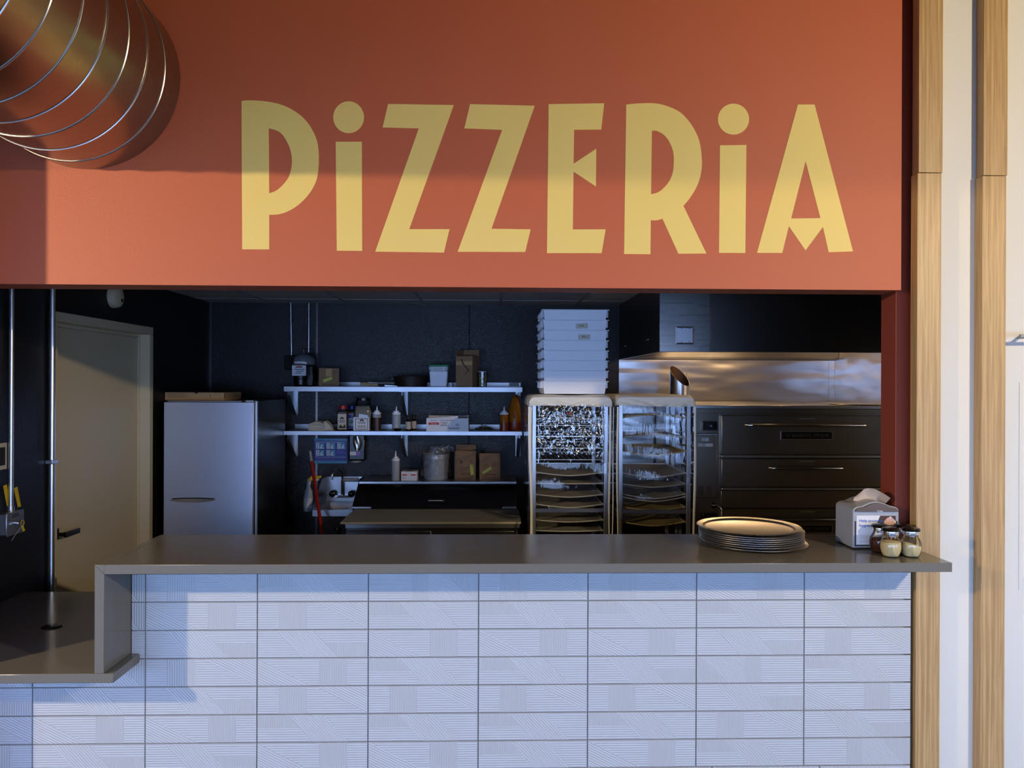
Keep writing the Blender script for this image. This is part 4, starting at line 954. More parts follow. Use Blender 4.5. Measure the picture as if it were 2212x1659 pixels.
# spray bottle hanging on the left rim of the sink
yy = 2.92; cx = ax(666, yy, 1080); zb = az(1104, yy, 666)
t = thing('spray_bottle', 'white spray bottle with yellow trigger hanging at the left of the hand sink', 'spray bottle', (cx, yy, zb))
obj('bottle_body', MB().lathe([(0, 0), (0.034, 0), (0.037, 0.01), (0.037, 0.10), (0.030, 0.15), (0.014, 0.185), (0.013, 0.205), (0, 0.205)], (cx, yy, zb), 28, sy=0.7), 'translucent', t)
obj('label', MB().grid(lambda u, v: (cx+0.0375*math.sin((u-.5)*2.2), yy-0.0268*math.cos((u-.5)*2.2)-0.0006, zb+0.025+0.075*v), 10, 1), 'white_paper', t)
obj('yellow_label_edge', MB().grid(lambda u, v: (cx+0.0378*math.sin(-1.15+u*0.35), yy-0.0271*math.cos(-1.15+u*0.35)-0.0008, zb+0.025+0.075*v), 4, 1), 'yellow_plastic', t)
k = MB().tube([(cx+0.002, yy, zb+0.20), (cx+0.008, yy, zb+0.228)], 0.014, 14); k.tube([(cx+0.03, yy, zb+0.238), (cx+0.052, yy, zb+0.215), (cx+0.058, yy, zb+0.19)], [0.007, 0.006, 0.004], 10)
k.box(cx+0.05, cx+0.078, yy-0.010, yy+0.010, zb+0.232, zb+0.250); obj('trigger', k, 'white_plastic', t)
k = MB(); k.prism([(cx-0.01, zb+0.228), (cx+0.0, zb+0.25), (cx+0.022, zb+0.266), (cx+0.098, zb+0.268), (cx+0.098, zb+0.252), (cx+0.05, zb+0.240), (cx+0.02, zb+0.229)], yy-0.013, yy+0.013, 'y'); obj('spray_head', k, 'yellow_plastic', t, bevel=0.003)
# broom handle
p0 = Vector((at(670, 975, 2.95)[0], 2.95, at(670, 975, 2.95)[1])); p1 = Vector((at(694, 1150, 2.60)[0], 2.60, at(694, 1150, 2.60)[1]))
dn = (p1-p0).normalized(); pf = p0+dn*(-(p0.z-0.03)/dn.z); pm = p0+dn*0.09
t = thing('broom', 'red broom handle leaning in front of the hand sink', 'broom', (pf.x, pf.y, 0))
obj('handle', MB().tube([tuple(pm), tuple(pf+Vector((0, 0, 0.09)))], 0.0125, 14), 'broom_red', t)
obj('handle_tip', MB().tube([tuple(p0), tuple(pm-dn*0.001)], [0.009, 0.0125], 14), 'grey_plastic', t)
k = MB(); k.hexa([(pf.x-.13, pf.y-.03, 0.001), (pf.x+.13, pf.y-.03, 0.001), (pf.x+.13, pf.y+.03, 0.001), (pf.x-.13, pf.y+.03, 0.001)], [(pf.x-.11, pf.y-.015, 0.12), (pf.x+.11, pf.y-.015, 0.12), (pf.x+.11, pf.y+.015, 0.12), (pf.x-.11, pf.y+.015, 0.12)]); obj('broom_head', k, 'black_matte', t)

# ================================================================== PREP TABLE
yf = 2.10; PX0, PZ = at(735, 1128, yf); PX1, _ = at(1126, 1128, yf); PXM = (PX0+PX1)/2
t = thing('prep_table', 'dark steel sandwich prep refrigerator with a pale cutting board and closed lid', 'prep table', (PXM, 2.6, 0))
bx0, bx1 = PX0+0.03, PX1-0.02
obj('cabinet', MB().box(bx0, bx1, yf+0.05, 3.20, 0.12, PZ-0.045), 'steel_dark', t, bevel=0.003)
obj('front_rail', MB().box(bx0, bx1+0.01, yf+0.01, 2.62, PZ-0.042, PZ-0.014), 'steel', t, bevel=0.002)
obj('cutting_board', MB().box(PX0, PX1, yf, 2.62, PZ-0.0135, PZ), 'board_grey', t, bevel=0.002)
dw = (bx1-bx0)/2
for i in range(2):
    d_ = obj('door', MB().box(bx0+dw*i+0.004, bx0+dw*(i+1)-0.004, yf+0.012, yf+0.048, 0.14, PZ-0.06), 'steel_dark', t, bevel=0.003)
    xm = bx0+dw*(i+0.5); obj('door_handle', MB().box(xm-0.05, xm+0.05, yf-0.004, yf+0.010, PZ-0.12, PZ-0.10), 'steel', d_, bevel=0.003)
LX0, LZ0 = at(764, 1093, 2.66); LX1, _ = at(1115, 1093, 2.66); LXa, LZ1 = at(776, 1045, 2.88); LXb, _ = at(1115, 1045, 2.88)
LZ0 = max(LZ0, PZ+0.001)
k = MB(); k.hexa([(LX0, 2.625, PZ-0.04), (LX1, 2.625, PZ-0.04), (LX1, 2.90, PZ-0.04), (LX0, 2.90, PZ-0.04)], [(LX0, 2.65, LZ0), (LX1, 2.65, LZ0), (LXb, 2.88, LZ1), (LXa, 2.88, LZ1)])
lid = obj('lid', k, 'lid_dark', t, bevel=0.002)
obj('lid_front_strip', MB().box(LX0, LX0+0.13, 2.621, 2.6245, LZ0-0.012, LZ0), 'steel_bright', t); obj('lid_front_strip', MB().box(LX1-0.10, LX1, 2.621, 2.6245, LZ0-0.012, LZ0), 'steel_bright', t)
ha, hz_ = at(925, 1088, 2.68); hb, ht_ = at(958, 1080, 2.68)
k = MB().tube([(ha, 2.70, hz_+0.022), (ha, 2.665, hz_+0.020), (ha+0.006, 2.655, hz_+0.026), (hb-0.006, 2.655, hz_+0.026), (hb, 2.665, hz_+0.020), (hb, 2.70, hz_+0.022)], 0.005, 10); obj('lid_handle', k, 'steel_bright', lid)
PT = az(1040, 2.88, 940)
obj('top_shelf', MB().box(LXa-0.002, LXb+0.002, 2.875, 3.25, PT-0.018, PT), 'steel', t, bevel=0.002)
obj('back_panel', MB().box(LXa+0.002, LXb-0.002, 2.905, 3.245, PZ-0.04, PT-0.019), 'steel_dark', t)
for a in (bx0+0.05, bx1-0.05):
    for b in (yf+0.1, 3.12): obj('caster', MB().lathe([(0, 0), (0.03, 0), (0.03, 0.04), (0.015, 0.05), (0.015, 0.119), (0, 0.119)], (a, b, 0.0), 16), 'black_plastic', t)
PT += 0.0005
squeeze(855, 2.95, PT, 0.031, 0.225, 'clear squeeze bottle standing on the prep table left of the small white box', 'translucent')
yy = 2.93; X0, X1 = ax(867, yy), ax(901, yy); t = thing('glove_box', 'small white glove box with two red bars and round hole in its top', 'box', ((X0+X1)/2, yy+0.06, PT))
obj('box_body', MB().box(X0, X1, yy, yy+0.13, PT, PT+0.068), 'white_paper', t, bevel=0.001)
obj('opening', MB().lathe([(0, 0), (0.035, 0), (0.035, 0.0006), (0, 0.0006)], ((X0+X1)/2, yy+0.065, PT+0.068), 24, sy=0.6), 'print_dark', t)
for u in (0.05, 0.62): print_panel('red_print', X0+u*(X1-X0), X0+(u+0.32)*(X1-X0), PT+0.038, PT+0.047, yy, 'print_red', t)
lines(t, X0+0.05*(X1-X0), X0+0.3*(X1-X0), [PT+0.015, PT+0.024], yy, 'grey_plastic')
# bucket in a bag
yy = 3.04; cx = ax(942, yy); t = thing('plastic_bucket', 'translucent white bucket with a clear plastic bag over its rim on the prep table', 'bucket', (cx, yy, PT))
r = 0.100
lathe_part('bucket_body', [(0, 0), (r*0.86, 0), (r*0.9, 0.008), (r, 0.155), (r*1.04, 0.158), (r*1.04, 0.195), (r*0.98, 0.196), (r*0.96, 0.16), (r*0.86, 0.012), (0, 0.012)], cx, yy, PT, 'translucent', t, 48)
rn = random.Random(4)
def crinkle(amp, sc_):
    ph = [rn.uniform(0, 6.28) for _ in range(8)]
    return lambda x, y, z, a: (x*(1+amp*(math.sin(5*a+ph[0]+20*z)+0.6*math.sin(11*a+ph[1]-31*z)+0.4*math.sin(23*a+ph[2]+60*z))), y*(1+amp*(math.sin(7*a+ph[3])+0.5*math.sin(13*a+40*z))), z+amp*sc_*(math.sin(4*a+ph[4])+0.8*math.sin(9*a+ph[5])+0.5*math.sin(17*a+ph[6])))
k = MB().lathe([(r*1.20, 0.03), (r*1.20, 0.08), (r*1.12, 0.14), (r*1.09, 0.19), (r*1.05, 0.215), (r*0.98, 0.245)], (cx, yy, PT), 72, fn=crinkle(0.030, 0.12)); n_ = 6
k.f = [f_ for f_ in k.f if len(f_) == 4]; k.m = [0]*len(k.f)
obj('bag', k, 'bag', t)
k = MB().grid(lambda u, v: (cx+0.04+0.10*u, yy-0.02+0.05*math.sin(3*u), PT+0.21+0.055*v*(1-0.3*u)+0.008*math.sin(17*u+5*v)), 12, 4); obj('bag_corner', k, 'bag', t)
# cartons
yy = 3.0; wx = ax(1028, yy)-ax(982, yy); c1 = (ax(1028, yy)+ax(982, yy))/2
t = carton('cardboard_box', 'open brown box with an upright yellow sticker, left one on the prep table', c1, yy+0.085, PT, wx, 0.17, 0.160, 0, flaps=[('f', 0.058, -8), ('b', 0.095, 2), ('r', 0.06, 2)], group=None)
sticker(t, c1+0.052, PT+0.075, yy-0.0003, 0.024, 0.078, 6); lines(t, c1-0.06, c1+0.065, [PT+0.010, PT+0.014], yy-0.0003)
lines(t, c1-0.05, c1+0.0, [PT+0.085, PT+0.1], yy-0.0003, ins=0.005); lines(t, c1+0.03, c1+0.06, [PT+0.13, PT+0.138, PT+0.146], yy-0.0003)
obj('diamond_print', MB().prism([(c1-0.03, PT+0.118), (c1-0.015, PT+0.133), (c1-0.03, PT+0.148), (c1-0.045, PT+0.133)], yy-0.0008, yy-0.0003, 'y'), 'print_brown', t)
k = MB()
for i in range(12): k.box(c1-0.03+i*0.0075, c1-0.03+i*0.0075+(0.004 if i % 3 else 0.002), yy-0.0008, yy-0.0003, PT+0.030, PT+0.050)
obj('bar_print', k, 'print_brown', t)
c2 = (ax(1036, yy)+ax(1081, yy))/2; wx = ax(1081, yy)-ax(1036, yy)
t = carton('cardboard_box', 'open brown box with a slanted yellow sticker, right one on the prep table', c2, yy+0.085, PT, wx, 0.17, 0.145, 0, flaps=[('f', 0.056, -8), ('l', 0.05, 6)])
sticker(t, c2-0.022, PT+0.070, yy-0.0003, 0.080, 0.022, 32); lines(t, c2-0.06, c2+0.06, [PT+0.010, PT+0.014], yy-0.0003)
lines(t, c2-0.055, c2-0.01, [PT+0.1, PT+0.11, PT+0.12], yy-0.0003); lines(t, c2+0.02, c2+0.055, [PT+0.105, PT+0.113, PT+0.121, PT+0.129], yy-0.0003)
k = MB()
for i in range(12): k.box(c2-0.05+i*0.0085, c2-0.05+i*0.0085+(0.005 if i % 3 else 0.002), yy-0.0008, yy-0.0003, PT+0.028, PT+0.044)
obj('bar_print', k, 'print_brown', t)

# ================================================================== BAKERY RACKS
YR0, YR1 = 1.96, 2.62
def rack(px0, px1, ysteps, bars, label, rid):
    x0, x1 = ax(px0, YR0), ax(px1, YR0); z1 = az(853, YR0, px0)
    cx = (x0+x1)/2; t = thing('bakery_rack', label, 'rack', (cx, (YR0+YR1)/2, 0), 'covered bakery racks')
    for a, b in ((x0+0.028, YR0+0.03), (x1-0.028, YR0+0.03), (x0+0.028, YR1-0.03), (x1-0.028, YR1-0.03)):
        obj('upright', MB().box(a-0.0125, a+0.0125, b-0.0125, b+0.0125, 0.11, z1-0.02), 'steel_bright', t, bevel=0.002)
        k = MB(); k.tube([(a-0.012, b, 0.05), (a+0.012, b, 0.05)], 0.05, 20); k.box(a-0.02, a+0.02, b-0.02, b+0.02, 0.102, 0.109); obj('caster', k, 'black_plastic', t)
    k = MB()
    for yy_ in (YR0+0.03, YR1-0.03): k.box(x0+0.041, x1-0.041, yy_-0.0125, yy_+0.0125, z1-0.045, z1-0.02)
    k.box(x0+0.0155, x0+0.0405, YR0+0.043, YR1-0.043, z1-0.045, z1-0.02); k.box(x1-0.0405, x1-0.0155, YR0+0.043, YR1-0.043, z1-0.045, z1-0.02)
    obj('top_frame', k, 'steel_bright', t)
    for zb in bars:
        zz = az(zb, YR0+0.03, (px0+px1)/2); obj('cross_bar', MB().box(x0+0.041, x1-0.041, YR0+0.0175, YR0+0.0415, zz-0.012, zz+0.012), 'steel', t)
    # runners
    zr_ = [az(py, YR0+0.045, (px0+px1)/2)-(0.0055 if kd != 'w' else 0.0045) for py, kd, bw_ in ysteps]+[0.75-0.1*i for i in range(5)]
    for zq in zr_:
        for s_, xx in ((1, x0+0.041), (-1, x1-0.041)):
            obj('runner', MB().box(min(xx, xx+s_*0.018), max(xx, xx+s_*0.018), YR0+0.045, YR1-0.045, zq, zq+0.0015), 'steel', t)
    # cover: cloth top with a skirt, clear vinyl walls, white zip bands
    c = 0.005; X0, X1, Y0, Y1 = x0-c, x1+c, YR0-c, YR1+c
    rnd = random.Random(rid)
    def top(u, v):
        x, y = X0+(X1-X0)*u, Y0+(Y1-Y0)*v; e = min(u, 1-u)*(X1-X0); e2 = min(v, 1-v)*(Y1-Y0)
        sag = 0.012*min(1, e/0.03)*min(1, e2/0.03)
        edge = 0.030*math.exp(-e/0.010)+0.014*math.exp(-e2/0.012)
        return (x, y, z1-edge+0.004*math.sin(9*u+rid)*math.sin(7*v)-0.0)
    k = MB().grid(top, 36, 24)
    obj('cover_top', k, 'cover_white', t)
    def skirt(f_, nu=60):
        return MB().grid(lambda u, v: f_(u, v), nu, 10)
    zs = az(877, Y0, px0)
    ws = mat('vinyl_skirt_%d' % rid, C(222, 219, 203), 0.5, bump=(9, 0.3), stretch=(1, 1, 0.35)) if rid == 0 else None
    def front(u, v):
        x = X0+(X1-X0)*u; zt_ = top(u, 0)[2]-0.0005
        fold = 0.006*math.sin(22*u-9*v*(1 if u < .5 else -1)+rid)+0.006*math.sin(math.pi*u)*v+0.003*math.sin(51*u+4*v)
        return (x, Y0-0.001-fold*v-0.004*v, zt_+(zs-zt_)*v+0.004*math.sin(5*u+rid)*v)
    k = skirt(front)
    for s_, X_ in ((-1, X0), (1, X1)):
        k.grid(lambda u, v: (X_+s_*(0.001+0.004*v*(1+math.sin(20*u))*0.5), Y0+(Y1-Y0)*u, top(0 if s_ < 0 else 1, u)[2]*(1-v)+zs*v), 24, 4)
    k.grid(lambda u, v: (X0+(X1-X0)*u, Y1+0.001, top(u, 1)[2]*(1-v)+zs*v), 12, 3)
    obj('cover_skirt', k, 'cover_white', t)
    # clear panels
    def wob(x, z): return 0.004*math.sin(9*x+5*z+rid*2)+0.003*math.sin(21*x-7*z)+0.002*math.sin(43*z+6*x)
    zb0 = 0.12; zcr0, zcr1 = az(1000, Y0, px0), zs-0.03
    xa, xb = X0+0.055, X1-0.035
    if rid == 0:
        def cr(x, z):
            m_ = max(0, min(1, (z-zcr0)/0.05))*max(0, min(1, (x-xa-0.03)/0.04))*max(0, min(1, (xb-0.05-x)/0.05))
            return m_
        k = MB()
        nu, nv = 40, 40
        k.grid(lambda u, v: (xa+(xb-xa)*u, Y0-0.004-wob(xa+(xb-xa)*u, 0.12+(zcr0-0.12)*v), 0.12+(zcr0-0.12)*v), 24, 48)
        obj('front_panel', k, 'vinyl', t)
        rn2 = random.Random(11); tab = {}
        def rv(i, j): return tab.setdefault((i, j), rn2.uniform(-1, 1))
        def nz(x, y):
            i, j = math.floor(x), math.floor(y); fx_, fy_ = x-i, y-j; fx_ = fx_*fx_*(3-2*fx_); fy_ = fy_*fy_*(3-2*fy_)
            return (rv(i, j)*(1-fx_)+rv(i+1, j)*fx_)*(1-fy_)+(rv(i, j+1)*(1-fx_)+rv(i+1, j+1)*fx_)*fy_
        def g_(u, v):
            x = xa+(xb-xa)*u; z = zcr0+(zs+0.01-zcr0)*v
            am = min(1, v/0.15)*min(1, u/0.05)*min(1, (1-u)/0.05)
            return (x, Y0-0.004-wob(x, z)*(1-min(1, v*3))-am*(0.010+0.007*nz(x*42, z*20)+0.004*nz(x*90+9, z*50)), z)
        obj('crumpled_front_panel', MB().grid(g_, 130, 90), 'vinyl_crumpled', t)
    else:
        obj('front_panel', MB().grid(lambda u, v: (xa+(xb-xa)*u, Y0-0.004-wob(xa+(xb-xa)*u, 0.12+(zs+0.01-0.12)*v), 0.12+(zs+0.01-0.12)*v), 40, 80), 'vinyl', t)
    for s_, X_ in ((-1, X0), (1, X1)):
        obj('side_panel', MB().grid(lambda u, v: (X_+s_*(0.002+abs(wob(Y0+u, v*2))), Y0+(Y1-Y0)*u, 0.12+(zs-0.12)*v), 16, 40), 'vinyl', t)
    # white zip bands and hems down the front edges
    def band(xc_, w_, ph, amp, name, m='cover_white'):
        k = MB().grid(lambda u, v: (xc_+(u-.5)*w_*(1+0.25*math.sin(7*v+ph))+amp*math.sin(4.2*v+ph)+amp*0.5*math.sin(11*v+ph*2), Y0-0.010-0.004*math.sin(math.pi*u)-0.002*math.sin(9*v+ph), 0.13+(zs-0.135)*v), 5, 60); obj(name, k, m, t)
    if rid == 0:
        band(X0+0.012, 0.020, 0.6, 0.006, 'zip_band'); band(X1-0.012, 0.012, 2.2, 0.004, 'zip_band'); band(X1+0.004, 0.007, 4.0, 0.005, 'zip_band')
    else:
        band(X0+0.010, 0.012, 1.4, 0.004, 'zip_band'); band(X1-0.002, 0.014, 3.1, 0.005, 'zip_band')
    YT = Y0-(0.038 if rid == 0 else 0.020); zz = az(893, YT, px0)
    xw = ax((px0+px1)/2+ (4 if rid == 0 else -2), Y0-0.02)
    text('lettering', 'W', xw-0.022, zz, YT, 0.026, 0.014, 'print_red', t); text('lettering', 'inco', xw+0.014, zz+0.001, YT, 0.042, 0.017, 'print_dark', t)
    # trays
    nth = ['topmost', 'second', 'third', 'fourth', 'fifth', 'sixth', 'seventh', 'eighth', 'ninth', 'tenth', 'eleventh', 'twelfth']
    side_ = 'left' if rid == 0 else 'right'
    for i, (py, kind, bow) in enumerate(ysteps):
        yf_ = YR0+0.045; zz = az(py, yf_, (px0+px1)/2); xa_, xb_ = x0+0.044, x1-0.044
        if kind == 'w':
            o = thing('wire_shelf', '%s shelf of the %s covered rack, a wire grid behind the crumpled plastic' % (nth[i], side_), 'wire shelf', ((xa_+xb_)/2, (YR0+YR1)/2, zz), 'wire shelves in the left rack')
            k = MB(); k.tube([(xa_, yf_, zz), (xb_, yf_, zz), (xb_, YR1-0.06, zz), (xa_, YR1-0.06, zz), (xa_, yf_, zz)], 0.0028, 8)
            obj('rim_wire', k, 'tray_edge', o)
            k = MB()
            for q in range(1, 12): xq = xa_+(xb_-xa_)*q/12; k.tube([(xq, yf_, zz+0.002), (xq, YR1-0.06, zz+0.002)], 0.0012, 5)
            obj('wire_grid', k, 'tray_edge', o)
            continue
        mm = 'tray' if kind == 't' else 'tray_gold'
        o = thing('sheet_tray', '%s tray of the %s covered rack, %s' % (nth[i], side_, {'t': 'grey brown with a pale rim', 'g': 'golden with a thin rim'}[kind]), 'tray', ((xa_+xb_)/2, (YR0+YR1)/2, zz), 'trays in the %s rack' % side_)
        def pl(u, v, dz=0.0): return (xa_+(xb_-xa_)*u, yf_-0.022*math.sin(math.pi*u)*0+ (YR1-0.06-yf_)*v, zz-bow*(1-abs(2*u-1)**1.6)*(1-v)**1.5+dz)
        k = MB().grid(lambda u, v: pl(u, v), 16, 8); k.grid(lambda u, v: pl(u, v, -0.002), 16, 8); obj('tray_plate', k, mm, o)
        obj('tray_rim', MB().tube([pl(u/24, 0, 0.003) for u in range(25)]+[pl(1, 1, 0.003), pl(0, 1, 0.003), pl(0, 0, 0.003)], 0.0042, 8), 'tray_edge' if kind == 't' else 'tray_gold', o)
    return x0, x1, z1
rx0, rx1, rz1 = rack(1145, 1320, [(905, 'w', 0), (919, 'w', 0), (943, 'w', 0), (968, 'w', 0), (993, 'w', 0), (1021, 't', .022), (1045, 't', .003), (1069, 't', .018), (1090, 't', .022), (1124, 't', .014), (1147, 't', .006)], (1102,), 'tall bakery rack in a clear zipped cover with the white bins on top', 0)
rack(1333, 1499, [(903, 'g', -.02), (946, 't', -.016), (975, 'g', .03), (1022, 't', .03), (1046, 't', .022), (1068, 't', .030), (1074, 't', .030), (1096, 'g', .020), (1128, 'g', .026)], (1105,), 'tall bakery rack in a clear zipped cover next to the pizza oven', 1)

# ================================================================== STACK OF BINS
bf = 2.00; bX0, bX1 = ax(1171, bf, 760), ax(1313, bf, 760); bcx = (bX0+bX1)/2; bw = bX1-bX0; bd = 0.60; bcy = bf+bd/2
zt = az(668, bf-0.01, 1240); zbb = rz1+0.0055
pitch_b = (zt-zbb-0.085)/7
pos = ['topmost', 'second from the top', 'third from the top', 'fourth from the top', 'fifth from the top', 'third from the bottom', 'second from the bottom', 'bottom one']
def make_bin():
    t = thing('dough_bin', 'x', 'bin', (bcx, bcy, zbb), 'white bins stacked on the left rack'); z = zbb; h = 0.083
    def q(w_, d_, z_): return [(bcx-w_/2, bcy-d_/2, z_), (bcx+w_/2, bcy-d_/2, z_), (bcx+w_/2, bcy+d_/2, z_), (bcx-w_/2, bcy+d_/2, z_)]
    a = q(bw-0.032, bd-0.032, z); b = q(bw-0.010, bd-0.01, z+h); c = q(bw-0.020, bd-0.020, z+h); dq = q(bw-0.042, bd-0.042, z+0.004)
    k = MB(); k.add(a+b+c+dq, [(3, 2, 1, 0)]+[(i, (i+1) % 4, 4+(i+1) % 4, 4+i) for i in range(4)]+[(4+i, 4+(i+1) % 4, 8+(i+1) % 4, 8+i) for i in range(4)]+[(8+i, 8+(i+1) % 4, 12+(i+1) % 4, 12+i) for i in range(4)]+[(12, 13, 14, 15)])
    obj('bin_body', k, 'white_plastic', t, bevel=0.006)
    o_, i_ = q(bw+0.012, bd+0.012, z+h-0.004), q(bw-0.011, bd-0.011, z+h-0.004); o2, i2 = q(bw+0.012, bd+0.012, z+h+0.001), q(bw-0.011, bd-0.011, z+h+0.001)
    k = MB(); k.add(o_+i_+o2+i2, sum([[(i, (i+1) % 4, 4+(i+1) % 4, 4+i), (8+i, 8+(i+1) % 4, 12+(i+1) % 4, 12+i), (i, (i+1) % 4, 8+(i+1) % 4, 8+i), (4+i, 4+(i+1) % 4, 12+(i+1) % 4, 12+i)] for i in range(4)], []))
    obj('rim', k, 'white_plastic', t)
    for s_ in (-1, 1):
        k = MB(); X_ = bcx+s_*(bw/2-0.010)
        for yq in (bcy-0.25, bcy-0.16, bcy-0.03, bcy+0.10): k.box(min(X_, X_+s_*0.016), max(X_, X_+s_*0.016), yq-0.004, yq+0.004, z+h-0.045, z+h-0.0045)
        obj('rib', k, 'white_plastic', t)
    return t
b0 = make_bin()
lab = {0: 'white plastic dough bin, topmost of the tall stack', 1: 'white dough bin with a PV tape label, second from the top of the stack', 2: 'white dough bin with a PV tape label, third from the top of the stack',
       3: 'plain white dough bin, fourth from the top of the stack', 4: 'plain white dough bin, fifth from the top of the stack', 5: 'plain white dough bin, third from the bottom of the stack',
       6: 'plain white dough bin, second from the bottom of the stack', 7: 'white dough bin at the bottom of the stack, resting on the rack cover'}
bins = {}
for j in range(8):
    i = 7-j; o = b0 if j == 0 else copy_tree(b0)
    place(o, (bcx+(0.002 if j % 2 else 0), bcy, zbb+pitch_b*j), lab[i]); bins[i] = o
for i, (px, py, tl) in ((1, (1257, 704, 3)), (2, (1262, 728, 1))):
    o = bins[i]; Yt = bf+0.0075; X_, Z_ = at(px, py, Yt)
    sk = 0.018/0.083
    sticker(o, X_, Z_, Yt-0.001, 0.076, 0.032, tl, 'tape', 'tape_label'); text('lettering', 'PV', X_, Z_, Yt-0.0022, 0.026, 0.013, 'print_dark', o, tilt=tl)

# ================================================================== HOOD
HYF = 1.79; hx0 = ax(1425, HYF, 700); hzb = az(760, HYF, 1500); HX1 = XR-0.002
t = thing('exhaust_hood', 'large dark stainless exhaust hood over the pizza oven with warm lights inside', 'hood', ((hx0+HX1)/2, 2.5, hzb))
xs_ = ax(1534, HYF, 700)
obj('front_end_panel', MB().box(hx0, xs_-0.001, HYF, HYF+0.02, hzb, ZC-0.001), 'steel_reflecting', t, bevel=0.001)
obj('front_panel', MB().box(xs_+0.001, HX1, HYF, HYF+0.02, hzb, ZC-0.001), 'steel_dark', t, bevel=0.001)
obj('side_panel', MB().box(hx0, hx0+0.02, HYF+0.021, YB-0.002, hzb, ZC-0.001), 'steel_dark', t)
k = MB(); k.prism([(HYF+0.02, hzb+0.04), (HYF+0.05, hzb+0.012), (HYF+0.05, hzb), (HYF+0.02, hzb)], hx0+0.02, HX1, 'x'); obj('front_gutter', k, 'steel', t)
k = MB(); k.prism([(YB-0.30, ZC-0.002), (YB-0.06, hzb+0.02), (YB-0.002, hzb+0.0), (YB-0.002, ZC-0.002)], hx0+0.021, HX1, 'x'); obj('back_plenum', k, 'steel_wavy', t)
obj('inner_top', MB().box(hx0+0.021, HX1, HYF+0.021, YB-0.31, ZC-0.012, ZC-0.003), 'steel', t)
for i in range(4):
    xf_ = hx0+0.08+i*0.42
    for_z = hzb+0.06
    k = MB(); k.prism([(YB-0.12-0.0, for_z), (YB-0.30, ZC-0.03), (YB-0.315, ZC-0.035), (YB-0.135, for_z-0.005)], xf_, xf_+0.40, 'x'); obj('grease_filter', k, 'steel', t)
x0, z1 = at(1459, 705, HYF); x1, z0 = at(1499, 744, HYF)
k = MB(); pts_o = [(x0, z0), (x1, z0), (x1, z1), (x0, z1)]; c_ = ((x0+x1)/2, (z0+z1)/2)
inn = [(c_[0]+(p[0]-c_[0])*0.82, c_[1]+(p[1]-c_[1])*0.82) for p in pts_o]
k.add([(p[0], HYF-0.0003, p[1]) for p in pts_o]+[(p[0], HYF-0.006, p[1]) for p in inn], [(0, 1, 5, 4), (1, 2, 6, 5), (2, 3, 7, 6), (3, 0, 4, 7), (4, 5, 6, 7)])
pl_ = obj('access_plate', k, 'chrome' if False else 'steel_bright', t, smooth=False)
for u, v in ((.3, .14), (.7, .14), (.3, .86), (.7, .86)):
    k = MB(); k.lathe([(0, 0.004), (0.004, 0.003), (0.006, 0)][::-1], (0, 0, 0), 12); k.v = [(x0+(x1-x0)*u+a, HYF-0.006-c, z0+(z1-z0)*v+b) for a, b, c in k.v]; obj('screw', k, 'chrome', pl_)
for px, py in ((1350, 748), (1399, 734)):
    ys_, zs_ = side(px, py, hx0); obj('side_bracket', MB().box(hx0-0.006, hx0-0.0002, ys_-0.03, ys_+0.03, zs_-0.005, zs_+0.005), 'steel_bright', t, bevel=0.002)
# steel wall sheets behind the oven
k = MB(); k.box(hx0-0.002, XR-0.001, YB-0.006, YB-0.0005, 0.9, hzb-0.002)
tag(obj('steel_backsplash', k, 'steel_wavy', origin=(1.9, YB, 0.9)), 'bright rippled steel sheet on the wall between the oven and the hood', 'wall sheet')
xs_ = ax(1483, YB-0.008); k = MB()
for px, w2 in ((1483, .002), (1790, .003)):
    xq = ax(px, YB-0.008); obj('seam_strip', MB().box(xq-w2, xq+w2, YB-0.0085, YB-0.0065, 0.95, hzb-0.004), 'steel', COL.objects['steel_backsplash'])

# ================================================================== OVEN
OY = 2.05; ox0 = 1.320; ox1 = XR-0.02; OZ = az(876, OY, 1700)
t = thing('pizza_oven', 'large double deck stainless pizza oven behind the right end of the bar', 'oven', ((ox0+ox1)/2, 2.6, 0))
obj('oven_body', MB().box(ox0, ox1, OY+0.02, 3.22, 0.28, OZ-0.022), 'steel_oven', t)
obj('top_plate', MB().box(ox0-0.004, ox1+0.004, OY-0.004, 3.23, OZ-0.0215, OZ), 'steel', t, bevel=0.002)
for a in (ox0+0.07, ox1-0.07):
    for b in (OY+0.1, 3.1): obj('leg', MB().box(a-0.03, a+0.03, b-0.03, b+0.03, 0, 0.279), 'steel_dark', t)
def oz(py): return az(py, OY, 1740)
xd0, xd1 = ax(1558, OY), ax(1930, OY)
obj('top_trim', MB().box(ox0, ox1, OY-0.002, OY+0.019, oz(893), OZ-0.023), 'steel_oven', t, bevel=0.001)
